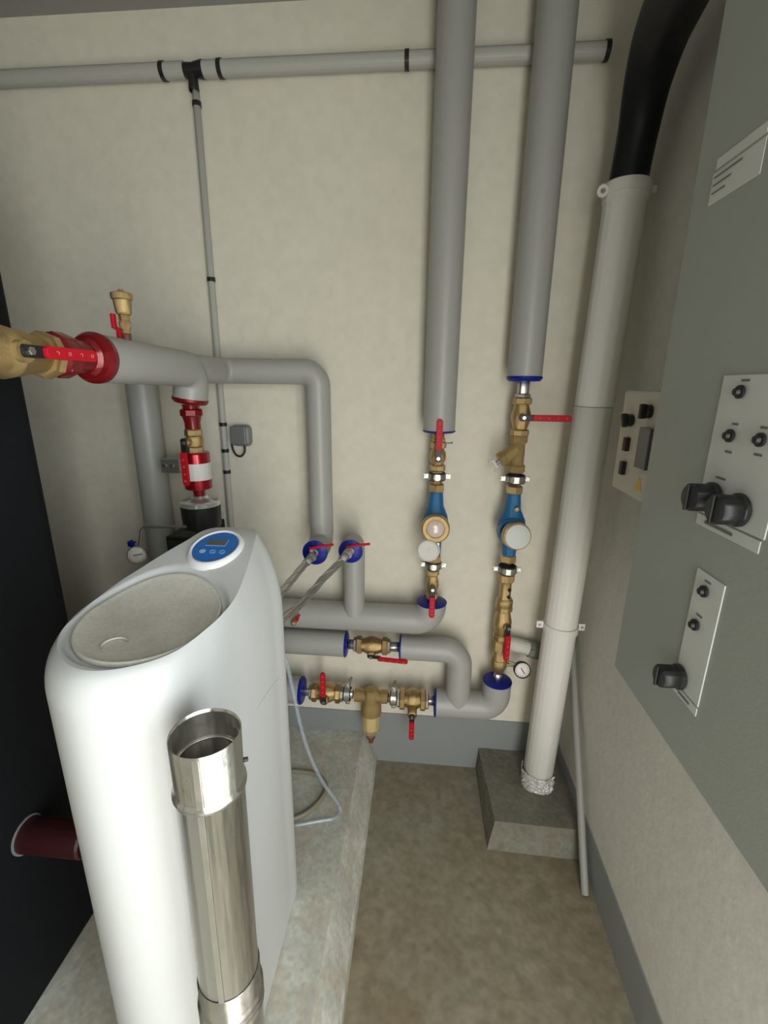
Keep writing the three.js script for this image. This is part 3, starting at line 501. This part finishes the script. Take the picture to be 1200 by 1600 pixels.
// ---------------------------------------------------------------- conduits on the back wall
{
  const yc = 2.352, zc = 0.026, r = 0.0205, vx = PZ(308, 170, 0.016).x;
  const run = (label, x0, x1) => { const t = thing('conduit', label, 'conduit', { pos: V(x0, yc, zc), y: right, z: out }); part(t, 'tube', lathe([[r - 0.003, 0], [r, 0], [r, x1 - x0], [r - 0.003, x1 - x0]], 28, 0.5), M.conduit); };
  run('horizontal grey conduit left of the black tee', XL + 0.002, vx - 0.022); run('horizontal grey conduit running right from the black tee behind the tall pipes', vx + 0.03, PZ(952, 80, zc).x);
  const clip = (label, pos, axis, rr, group) => { const t = thing('conduit_clip', label, 'clip', { pos, y: axis, z: out, group }); part(t, 'strap', ringGeo(rr, rr + 0.0022, -0.006, 0.006, 28), M.black); part(t, 'foot', rbox(-0.006, 0.006, -0.006, 0.006, -pos.z + 0.0005, -rr * 0.8, 0.001), M.black); };
  for (const [px, l] of [[254, 'black clip on the horizontal conduit on the boiler side of the tee'], [344, 'black clip on the horizontal conduit right beside the tee towards the tall pipes'], [636, 'black clip on the horizontal conduit midway between tee and tall pipes'], [946, 'black clip at the end of the horizontal conduit near the black pipe']]) clip(l, V(PZ(px, 95, zc).x, yc, zc), right, r, 'clips on the horizontal conduit');
  const t = thing('conduit_tee', 'black rubber tee where the conduits meet', 'tee', { pos: V(vx, yc, zc) });
  part(t, 'sleeve', mg([orientTo(lathe([[0.012, -0.034], [0.018, -0.03], [0.0165, 0], [0.0215, 0.028], [0.0215, 0.034]], 24, 0.5), V(0, 0.0, 0), right), lathe([[0.0135, -0.05], [0.0145, -0.046], [0.012, -0.004]], 20)]), M.black);
  const vb = PZ(362, 830, 0.016), vt = V(vx, yc - 0.04, 0.016), vbot = V(vx, SLAB + 0.1, 0.016), cv = thing('conduit', 'thin vertical grey conduit down the wall from the black tee', 'conduit', { pos: vbot });
  part(cv, 'tube', cyl(0.0105, 0, vt.y - vbot.y, 20), M.conduit);
  for (const [py, l] of [[163, 'small black clip on the vertical conduit just under the tee'], [437, 'small black clip midway down the thin vertical conduit'], [663, 'small black clip at the upper edge of the junction box'], [704, 'small black clip at the lower edge of the junction box'], [737, 'lowest small black clip on the vertical conduit below the cable loop']]) clip(l, V(vx, PZ(308 + (py - 170) * 0.083, py, 0.016).y, 0.016), up, 0.0105, 'clips on the vertical conduit');
  const c = PZ(374, 680, 0.03), jb = thing('junction_box', 'grey rounded junction box with a black cable loop', 'box', { pos: V(c.x, c.y, 0.001) });
  part(jb, 'case', rbox(-0.031, 0.039, -0.038, 0.034, 0, 0.036, 0.016), M.greyBox); part(jb, 'cover', rbox(-0.027, 0.029, -0.031, 0.031, 0.034, 0.046, 0.008), M.greyBoxLid);
  part(jb, 'cable', sweep(spline([V(0.012, -0.034, 0.02), V(0.013, -0.055, 0.024), V(0, -0.072, 0.024), V(-0.018, -0.07, 0.022), V(-0.03, -0.05, 0.02), V(-0.034, -0.03, 0.018)], 30), 0.0035, 10), M.rubber, 'black cable loop');
}

// ---------------------------------------------------------------- drain pipe, flue bend and leaning tube in the corner
{
  const b = V(0.456, 0.1, 0.151), tp = PZ(981, 287, 0.17), ax = tp.clone().sub(b), L = ax.length(), r = 0.0515;
  const t = thing('drain_pipe', 'white plastic drain pipe standing on the concrete plinth', 'pipe', { pos: b, y: ax, z: out });
  const yj = PZ(925, 635, 0.16).y, Lj = (yj - b.y) / ax.y * L, yk = PZ(875, 978, 0.155).y, Lk = (yk - b.y) / ax.y * L;
  part(t, 'lower_length', cyl(r, 0.0, Lj - 0.001, 44), M.drain);
  part(t, 'upper_length', lathe([[r - 0.004, Lj + 0.0015], [r, Lj + 0.0015], [r, L - 0.045], [r + 0.003, L - 0.04], [r + 0.003, L], [r - 0.002, L], [r - 0.004, Lj]], 44, 0.5), M.drain);
  const eye = part(t, 'top_clamp', mg([ringGeo(r + 0.0025, r + 0.0055, L - 0.028, L - 0.004, 40), at(rot(new THREE.TorusGeometry(0.010, 0.005, 10, 20), 0.3, 0, 0), -r - 0.013, L - 0.022, 0.02), at(rbox(-0.006, 0.006, -0.008, 0.008, -0.004, 0.004, 0.002), r + 0.01, L - 0.016, 0.01)]), M.drain, 'white clamp with an eye lug');
  const cl = part(t, 'wall_clamp', mg([ringGeo(r, r + 0.0045, Lk - 0.012, Lk + 0.012, 40), at(rbox(-0.014, 0.008, -0.012, 0.012, -0.005, 0.005, 0.002), -r - 0.012, Lk + 0.004, 0), at(rbox(-0.008, 0.014, -0.012, 0.012, -0.005, 0.005, 0.002), r + 0.012, Lk + 0.004, 0)]), M.drain, 'white two-part pipe clamp');
  for (const s of [-1, 1]) part(cl, 'clamp_bolt', at(rot(hex(0.005, 0, 0.006), Math.PI / 2, 0, 0), s * (r + 0.016), Lk + 0.004, 0.004), M.steel);
  // crumpled foil tape round the foot
  const g = new THREE.CylinderGeometry(r + 0.004, r + 0.005, 0.075, 90, 22, true), p = g.attributes.position;
  for (let i = 0; i < p.count; i++) { const x = p.getX(i), y = p.getY(i), z = p.getZ(i), a = Math.atan2(z, x) / (2 * Math.PI) + 0.5; const f = Math.abs(fbm(a, y * 3 + 0.5, 14, 4, 303) - 0.5) * 2, n = 1 + (f - 0.2) * 0.3; const e = y > 0.03 ? fbm(a, 0.2, 20, 3, 305) * 0.035 : 0; p.setXYZ(i, x * n, y - e, z * n); }
  g.computeVertexNormals(); at(g, 0, 0.037, 0); part(t, 'torn_tape', toCreasedNormals(g, 0.4), M.foil, 'crumpled torn tape around the foot');
  // black pipe bending over towards the room
  const pts = [tp.clone().addScaledVector(ax.clone().normalize(), -0.06), tp, PZ(998, 200, 0.19), PZ(1011, 133, 0.235), PZ(1031, 61, 0.31), PZ(1056, 0, 0.40), PZ(1090, -70, 0.50), PZ(1150, -170, 0.62)];
  const bp = thing('black_pipe', 'black pipe rising from the white drain pipe and bending overhead', 'pipe', { pos: pts[0].clone() });
  part(bp, 'tube', sweep(spline(pts.map((q) => q.clone().sub(pts[0])), 60), (u) => 0.0455 + 0.011 * sstep(0.2, 0.7, u), 40), M.blackPipe);
  // loose thin tube leaning into the corner behind the drain pipe
  const f = V(0.541, 0.001, 0.46), h = PX(893, 985, 0.551), lt = thing('leaning_tube', 'thin grey tube leaning against the right wall behind the drain pipe', 'tube', { pos: f, y: h.clone().sub(f), z: out });
  part(lt, 'tube', lathe([[0.0085, 0], [0.0115, 0], [0.0115, h.distanceTo(f)], [0.0085, h.distanceTo(f)]], 22, 0.5), M.tube);
}

// ---------------------------------------------------------------- water softener
{
  const ys = (z) => 1.195 - 0.055 * sstep(0.63, 0.88, z);
  const rimP = [[-.352, .640], [-.336, .70], [-.324, .776], [-.316, .862], [-.319, .947], [-.339, 1.022], [-.386, 1.060], [-.433, 1.067], [-.490, 1.036], [-.531, .98], [-.550, .909], [-.549, .829], [-.526, .775], [-.505, .735], [-.480, .69], [-.464, .645], [-.445, .626], [-.370, .624]];
  const bodP = [[-.313, .612], [-.310, .69], [-.310, .776], [-.310, .862], [-.311, .958], [-.329, 1.045], [-.380, 1.083], [-.436, 1.090], [-.499, 1.058], [-.544, .995], [-.563, .915], [-.564, .83], [-.563, .76], [-.562, .71], [-.561, .655], [-.553, .606], [-.47, .598], [-.35, .598]];
  const cv = (a) => new THREE.CatmullRomCurve3(a.map(([x, z]) => V(x, 0, z)), true, 'centripetal');
  const N = 180, rc = cv(rimP), bc = cv(bodP), sample = (c, i) => { const n = 18, t = i / N; return c.getPoint(t % 1); };
  const R = [], B = []; for (let i = 0; i <= N; i++) { R.push(sample(rc, i)); B.push(sample(bc, i)); }
  const base = V(-0.436, SLAB, 0.85), t = thing('water_softener', 'white water softener cabinet with round lid and blue display', 'softener', { pos: base });
  const lc = [-0.429, 0.915], la = 0.1335, lb = 0.1065, th = Math.atan2(0.354, 0.935);
  const lidE = (x, z, k = 1) => { const dx = x - lc[0], dz = z - lc[1], u = dz * Math.cos(th) + dx * Math.sin(th), v = dx * Math.cos(th) - dz * Math.sin(th); return Math.hypot(u / (la * k), v / (lb * k)); };
  const rows = [];
  const wob = (p, y) => V(p.x, y, p.z);
  for (const y of [SLAB + 0.001, SLAB + 0.012, 0.3, 0.5, 0.7, 0.85, 0.95]) rows.push(B.map((p) => { const k = y < SLAB + 0.005 ? 0.985 : 1; return V(base.x + (p.x - base.x) * k, y, base.z + (p.z - base.z) * k); }));
  const ysh = (z) => 1.0 + 0.085 * sstep(0.66, 0.95, z);
  for (let k = 0; k <= 12; k++) { rows.push(B.map((p, i) => { const r = R[i], am = 0.75 + 0.6 * sstep(0.93, 1.04, r.z), a = k / 12 * am, f = (1 - Math.cos(a)) / (1 - Math.cos(am)), y0 = ysh(p.z), y1 = ys(r.z); return V(p.x + (r.x - p.x) * f, y0 + (y1 - y0) * Math.sin(a) / Math.sin(am), p.z + (r.z - p.z) * f); })); }
  const nb = rows.length;
  const K = 56, top = [];
  for (let k = 0; k <= K; k++) { const s = 1 - k / K; top.push(R.map((p) => { const x = lc[0] + (p.x - lc[0]) * s, z = lc[1] + (p.z - lc[1]) * s, e = lidE(x, z); const dip = 0.010 * sstep(1.13, 1.05, e) + 0.014 * sstep(1.0, 0.95, e); return V(x, ys(z) - dip, z); })); }
  const surf = (rw, name, mat, label) => {
    const pos = [], idx = []; rw.forEach((r) => r.forEach((p) => pos.push(p.x - base.x, p.y - base.y, p.z - base.z)));
    for (let j = 0; j < rw.length - 1; j++) for (let i = 0; i < N; i++) { const a = j * (N + 1) + i, b = a + N + 1; idx.push(a, b, a + 1, a + 1, b, b + 1); }
    const g = new THREE.BufferGeometry(); g.setAttribute('position', new THREE.Float32BufferAttribute(pos, 3)); g.setIndex(idx); g.computeVertexNormals(); metreUV(g);
    // close the normal seam
    const nn = g.attributes.normal; for (let j = 0; j < rw.length; j++) { const a = j * (N + 1), b = a + N; const v = V(nn.getX(a) + nn.getX(b), nn.getY(a) + nn.getY(b), nn.getZ(a) + nn.getZ(b)).normalize(); for (const q of [a, b]) nn.setXYZ(q, v.x, v.y, v.z); }
    return part(t, name, g, mat, label);
  };
  surf(rows, 'body', M.white, 'white plastic cabinet'); surf(top, 'top_cover', M.white, 'white top with a round recess');
  part(t, 'panel_seam', sweep(spline([PX(452, 1036, -0.3098), PX(436, 1058, -0.3098), PX(418, 1082, -0.3098), PX(400, 1110, -0.3098)].map((p) => p.sub(base)), 30), 0.0011, 8), M.white);
  // round lid: shallow dish with a raised rim
  const lidRows = [], LN = 120; const pos = [], idx = []; const prof = [[0.985, -0.014], [1.0, -0.008], [0.998, -0.003], [0.985, -0.0015], [0.96, -0.003], [0.9, -0.005], [0.75, -0.008], [0.5, -0.0105], [0.25, -0.0115], [0.001, -0.0115]];
  for (const [s, dy] of prof) for (let i = 0; i <= LN; i++) { const a = i / LN * Math.PI * 2, u = Math.cos(a) * la * s, v = Math.sin(a) * lb * s, x = lc[0] + u * Math.sin(th) + v * Math.cos(th), z = lc[1] + u * Math.cos(th) - v * Math.sin(th); pos.push(x - base.x, ys(z) + dy - base.y - 0.001, z - base.z); }
  for (let j = 0; j < prof.length - 1; j++) for (let i = 0; i < LN; i++) { const a = j * (LN + 1) + i, b = a + LN + 1; idx.push(a, b, a + 1, a + 1, b, b + 1); }
  const lg = new THREE.BufferGeometry(); lg.setAttribute('position', new THREE.Float32BufferAttribute(pos, 3)); lg.setIndex(idx); lg.computeVertexNormals(); metreUV(lg);
  const lid = part(t, 'salt_lid', lg, M.lid, 'dusty greyish round lid');
  const np = PY(178, 1003, 1.136).sub(base); part(lid, 'finger_notch', at(rot(new THREE.TorusGeometry(0.017, 0.0016, 8, 30, 3.6), -Math.PI / 2, 0, 0).rotateY(0.5), np.x, 1.1325 - base.y, np.z), M.lid);
  // control panel on the sloping rear of the top
  const dc = [-0.408, 0.716], ny = V(0, 1, 0.055 * 1.25 / 0.25).normalize(), pc = V(dc[0] - base.x, ys(dc[1]) - base.y, dc[1] - base.z);
  const ell = (g, sx, sz) => { g.scale(sx, 1, sz); return g; };
  const place = (g) => orientTo(rot(g, 0, Math.PI, 0), pc, ny, V(0, 0, -1));
  const bez = part(t, 'panel_bezel', place(ell(lathe([[0.90, 0.004], [0.94, 0.0075], [1.02, 0.0075], [1.12, 0.003], [1.18, -0.004], [0.9, -0.004]], 56, 0.9), 0.0475, 0.056)), M.bezel, 'white bezel');
  const pan = part(t, 'control_panel', place(ell(lathe([[0, 0.0055], [0.93, 0.0055], [0.93, 0.001], [0, 0.001]], 56, 0.5), 0.0475, 0.056)), M.panelBlue, 'oval blue control panel');
  const onPanel = (g, dx, dz) => place(at(g, dx, 0.0058, dz));
  part(pan, 'screen', onPanel(rbox(-0.021, 0.021, 0, 0.0012, -0.0115, 0.0115, 0.0005), -0.001, -0.012), M.iconPale, 'pale screen frame');
  part(pan, 'display', onPanel(rbox(-0.0195, 0.0195, 0, 0.002, -0.010, 0.010, 0.0005), -0.001, -0.012), M.lcd, 'dark grey display');
  [[-0.019, M.icon], [0.0015, M.iconPale], [0.021, M.iconPale]].forEach(([dx, m], i) => part(pan, 'button', onPanel(i ? ringGeo(0.0035, 0.0062, 0, 0.0012, 20) : cyl(0.0062, 0, 0.0012, 20, 0.0003), dx, 0.018), m, i ? 'pale ring button' : 'pale round button'));
}
// ---------------------------------------------------------------- stainless flue pipe in front of the softener
{
  const tp = PZ(320, 1143, 1.105), r = 0.0415, b = V(PZ(362, 1590, 1.105).x, SLAB + 0.001, 1.105), ax = tp.clone().sub(b), L = ax.length();
  const t = thing('flue_pipe', 'stainless steel flue pipe with ribbed joint standing by the softener', 'pipe', { pos: b, y: ax, z: out });
  const jy = PZ(350, 1545, 1.105).y - b.y;
  const lo = [[r + 0.0015, 0]]; lo.push([r + 0.0015, jy - 0.03]); for (let k = 0; k < 3; k++) { const y = jy - 0.028 + k * 0.0135; lo.push([r + 0.0018, y], [r + 0.0045, y + 0.003], [r + 0.005, y + 0.0055], [r + 0.0045, y + 0.008], [r + 0.0018, y + 0.011]); } lo.push([r + 0.002, jy + 0.05], [r + 0.0008, jy + 0.052]);
  part(t, 'lower_length', lathe(lo, 56, 0.8), M.stainless, 'dull stainless lower length with ribs');
  const by = L - 0.078;
  part(t, 'upper_length', lathe([[r, jy - 0.02], [r, by - 0.006], [r + 0.003, by - 0.003], [r + 0.0035, by], [r + 0.003, by + 0.003], [r, by + 0.006], [r + 0.001, L - 0.001], [r + 0.0004, L], [r - 0.0006, L - 0.001], [r - 0.001, by + 0.012]], 56, 0.8), M.stainless, 'polished stainless upper length');
  part(t, 'inner_lining', lathe([[r - 0.0012, L - 0.004], [r - 0.0014, L - 0.04], [r - 0.004, L - 0.045], [r - 0.004, 0.002], [0, 0.002]], 48, 0.8), M.stainless, 'inner wall of the pipe');
  part(t, 'inner_lip', at(rot(new THREE.TorusGeometry(r - 0.003, 0.0016, 8, 56), Math.PI / 2, 0, 0), 0, L - 0.042, 0), M.stainless);
  part(t, 'lock_seam', rot(at(rbox(-0.004, 0.004, jy, L - 0.004, 0, 0.0012, 0.0005), 0, 0, r), 0, 0.18, 0), M.stainless);
  for (const [a, y] of [[2.0, L - 0.055]]) part(t, 'set_screw', rot(at(rot(mg([cyl(0.003, 0, 0.006, 12), cyl(0.004, -0.002, 0.001, 16)]), Math.PI / 2, 0, 0), 0, y, r), 0, a, 0), M.black, 'small black screw');
}
// ---------------------------------------------------------------- clear hose from the softener
{
  const pts = [PZ(436, 1010, 0.56), PZ(447, 1035, 0.55), PZ(459, 1085, 0.51), PZ(470, 1135, 0.48), PZ(484, 1180, 0.46), PZ(503, 1220, 0.43), PY(532, 1268, SLAB + 0.008), PY(524, 1278, SLAB + 0.0075), PY(500, 1283, SLAB + 0.0075), PY(462, 1290, SLAB + 0.0075), PY(425, 1296, SLAB + 0.0075)];
  const t = thing('drain_hose', 'clear plastic hose hanging beside the softener onto the slab', 'hose', { pos: pts[0].clone() });
  part(t, 'hose', sweep(spline(pts.map((p) => p.clone().sub(pts[0])), 70), 0.0055, 14), M.hoseClear);
  const q = [PY(430, 1284, SLAB + 0.0085), PY(462, 1278, SLAB + 0.0085), PY(482, 1268, SLAB + 0.0085), PY(502, 1248, SLAB + 0.0085), PY(510, 1230, SLAB + 0.0085), PY(498, 1212, SLAB + 0.0085), PY(466, 1205, SLAB + 0.0085), PY(425, 1206, SLAB + 0.0085)];
  const u = thing('floor_hose', 'olive brown hose looped on the slab under the clear hose', 'hose', { pos: q[0].clone() });
  part(u, 'hose', sweep(spline(q.map((p) => p.clone().sub(q[0])), 50), 0.0075, 14), std(lin(0.24, 0.22, 0.15), 0.5));
}
// ---------------------------------------------------------------- black appliance at the left
{
  const x1 = -0.82, x0 = -1.46, z0 = 0.63, z1 = 1.32, y1 = 1.98, t = thing('black_boiler', 'tall black boiler casing at the dark left side of the room', 'boiler', { pos: V((x0 + x1) / 2, SLAB + 0.001, (z0 + z1) / 2) });
  const w = (x1 - x0) / 2, d = (z1 - z0) / 2, h = y1 - SLAB;
  part(t, 'casing', rbox(-w, w, 0.0, h, -d, d, 0.03), M.blackCase, 'black casing');
  part(t, 'side_panel', rbox(w - 0.002, w + 0.004, 0.06, h - 0.05, -d + 0.035, d - 0.035, 0.003), M.blackCase);
  const c = PX(60, 1305, x1 + 0.03).sub(t.position), ci = part(t, 'low_stub_collar', orientTo(lathe([[0.02, 0.0], [0.033, 0], [0.035, 0.004], [0.035, 0.135], [0.032, 0.14], [0, 0.14]], 36, 0.5), V(w + 0.003, c.y, c.z), right, up), M.darkRed, 'dim dark red collar on a low stub');
  part(ci, 'rim', orientTo(ringGeo(0.0345, 0.0385, 0.0, 0.004, 36), V(w + 0.003, c.y, c.z), right, up), M.greyBox);
}
// ---------------------------------------------------------------- electrical cabinet on the right wall
{
  const xf = 0.40, z0 = 0.70, z1 = 1.42, y0 = 0.953, y1 = 2.2, t = thing('electrical_cabinet', 'large grey-green electrical cabinet on the right wall', 'cabinet', { pos: V((xf + XR) / 2, y0, (z0 + z1) / 2) });
  const ox = (xf + XR) / 2, oz = (z0 + z1) / 2, L = (x, y, z) => [x - ox, y - y0, z - oz];
  part(t, 'case', rbox(xf + 0.012 - ox, XR - 0.0005 - ox, 0, y1 - y0, z0 - oz, z1 - oz, 0.004), M.cabinet, 'grey-green steel case');
  const door = part(t, 'door', rbox(xf - ox, xf + 0.011 - ox, 0.003, y1 - y0 - 0.003, z0 + 0.001 - oz, z1 - 0.003 - oz, 0.004), M.cabinet, 'flat cabinet door');
  const onDoor = (name, za, zb, ya, yb, th, mat, label, r = 0.001) => part(door, name, rbox(xf - th - ox, xf - ox, ya - y0, yb - y0, za - oz, zb - oz, r), mat, label);
  const knob = (par, z, y, r, len) => { const g = mg([cyl(r, 0, len, 28, 0.003), cyl(r * 1.12, 0, len * 0.25, 28, 0.002), at(rbox(-r * 0.14, r * 0.14, len, len + 0.003, -r * 0.95, r * 0.95, 0.001), 0, 0, 0)]); orientTo(g, V(...L(xf - 0.003, y, z)), left, up); return part(par, 'rotary_knob', g, M.black, 'black rotary switch knob'); };
  const led = (par, z, y) => part(par, 'indicator_lamp', orientTo(mg([cyl(0.0085, 0, 0.005, 20), lathe([[0.006, 0.005], [0.0045, 0.009], [0, 0.0105]], 16)]), V(...L(xf - 0.003, y, z)), left, up), M.black, 'black indicator lamp');
  const print = (par, list) => part(par, 'printed_marks', mg(list.map(([z, y, w, h]) => at(new THREE.BoxGeometry(0.0006, h, w), ...L(xf - 0.0022, y, z)))), M.print);
  const p1 = onDoor('switch_plate', 0.872, 1.008, 1.331, 1.518, 0.002, M.plate, 'pale plate with lamps and two knobs');
  led(p1, 0.916, 1.497); led(p1, 0.914, 1.442); led(p1, 0.970, 1.443);
  knob(p1, 0.905, 1.357, 0.019, 0.034); knob(p1, 0.962, 1.355, 0.019, 0.034);
  print(p1, [[0.918, 1.511, 0.016, 0.003], [0.916, 1.457, 0.012, 0.003], [0.914, 1.421, 0.014, 0.003], [0.968, 1.425, 0.014, 0.003], [0.968, 1.457, 0.012, 0.003], [0.91, 1.385, 0.02, 0.003]]);
  const s1 = onDoor('label_strip', 0.874, 1.003, 1.312, 1.328, 0.0015, M.plate, 'narrow pale label strip'); print(s1, [[0.925, 1.32, 0.06, 0.004]]);
  const p2 = onDoor('switch_plate', 0.9, 0.963, 1.066, 1.253, 0.002, M.plate, 'narrow pale plate with one knob');
  led(p2, 0.929, 1.229); led(p2, 0.925, 1.175); knob(p2, 0.916, 1.083, 0.017, 0.034);
  print(p2, [[0.929, 1.243, 0.014, 0.003], [0.926, 1.19, 0.014, 0.003]]);
  const s2 = onDoor('label_strip', 0.898, 0.962, 1.05, 1.0635, 0.0015, M.plate, 'narrow pale label strip'); print(s2, [[0.93, 1.057, 0.03, 0.003]]);
  const lb = onDoor('paper_label', 0.753, 0.86, 1.755, 1.795, 0.0008, M.paper, 'worn paper label'); print(lb, [[0.79, 1.788, 0.06, 0.002], [0.78, 1.778, 0.04, 0.002], [0.775, 1.768, 0.03, 0.002]]);
  onDoor('paper_label', 0.757, 0.858, 1.799, 1.812, 0.0008, M.paper, 'narrow worn paper strip');
}
{
  // small controller behind it on the same wall
  const xf = 0.45, z0 = 0.436, z1 = 0.64, y0 = 1.273, y1 = 1.495, t = thing('controller', 'small beige controller with black knobs behind the electrical cabinet', 'controller', { pos: V(XR, y0, z0) });
  const L = (p) => V(p.x - XR, p.y - y0, p.z - z0);
  part(t, 'case', rbox(xf - XR, -0.0005, 0, y1 - y0, 0, z1 - z0, 0.006), M.beige, 'beige plastic case');
  const q = (px, py) => L(PX(px, py, xf));
  const bx = (name, px, py, w, h, th, mat, label) => { const c = q(px, py); return part(t, name, at(rbox(-th, 0.0005, -h / 2, h / 2, -w / 2, w / 2, 0.002), c.x, c.y, c.z), mat, label); };
  for (const [px, py, a] of [[988, 657, 0.4], [1017, 643, 0]]) { const g = mg([cyl(0.0135, 0, 0.012, 20, 0.002), rot(rbox(-0.005, 0.005, 0.01, 0.022, -0.0145, 0.0145, 0.002), 0, a, 0)]); orientTo(g, q(px, py), left, up); part(t, 'rotary_knob', g, M.black, 'black rotary knob'); }
  const wcol = bx('display_window', 1014, 701, 0.048, 0.082, 0.014, M.smoky, 'smoky display window');
  bx('switch', 982, 694, 0.016, 0.030, 0.01, M.darkRed, 'dark red rocker switch'); bx('switch', 976, 731, 0.016, 0.030, 0.01, M.black, 'black rocker switch');
  const c = q(998, 756), s = new THREE.Shape(); s.moveTo(-0.016, -0.013); s.lineTo(0.016, -0.013); s.lineTo(0, 0.015); s.closePath();
  const tri = new THREE.ExtrudeGeometry(s, { depth: 0.0008, bevelEnabled: false }); part(t, 'warning_sticker', at(rot(tri, 0, -Math.PI / 2, 0), c.x, c.y, c.z), M.yellow, 'yellow warning triangle');
  const k = q(1002, 797); part(t, 'cable_gland', at(mg([cyl(0.007, -0.02, 0.012, 14), hex(0.010, -0.006, 0.004)]), k.x + 0.02, -0.004, k.z), M.black, 'black cable gland');
}
scene.traverse((o) => { if (o.isMesh) { o.castShadow = true; o.receiveShadow = true; } });
renderer.render(scene, camera);
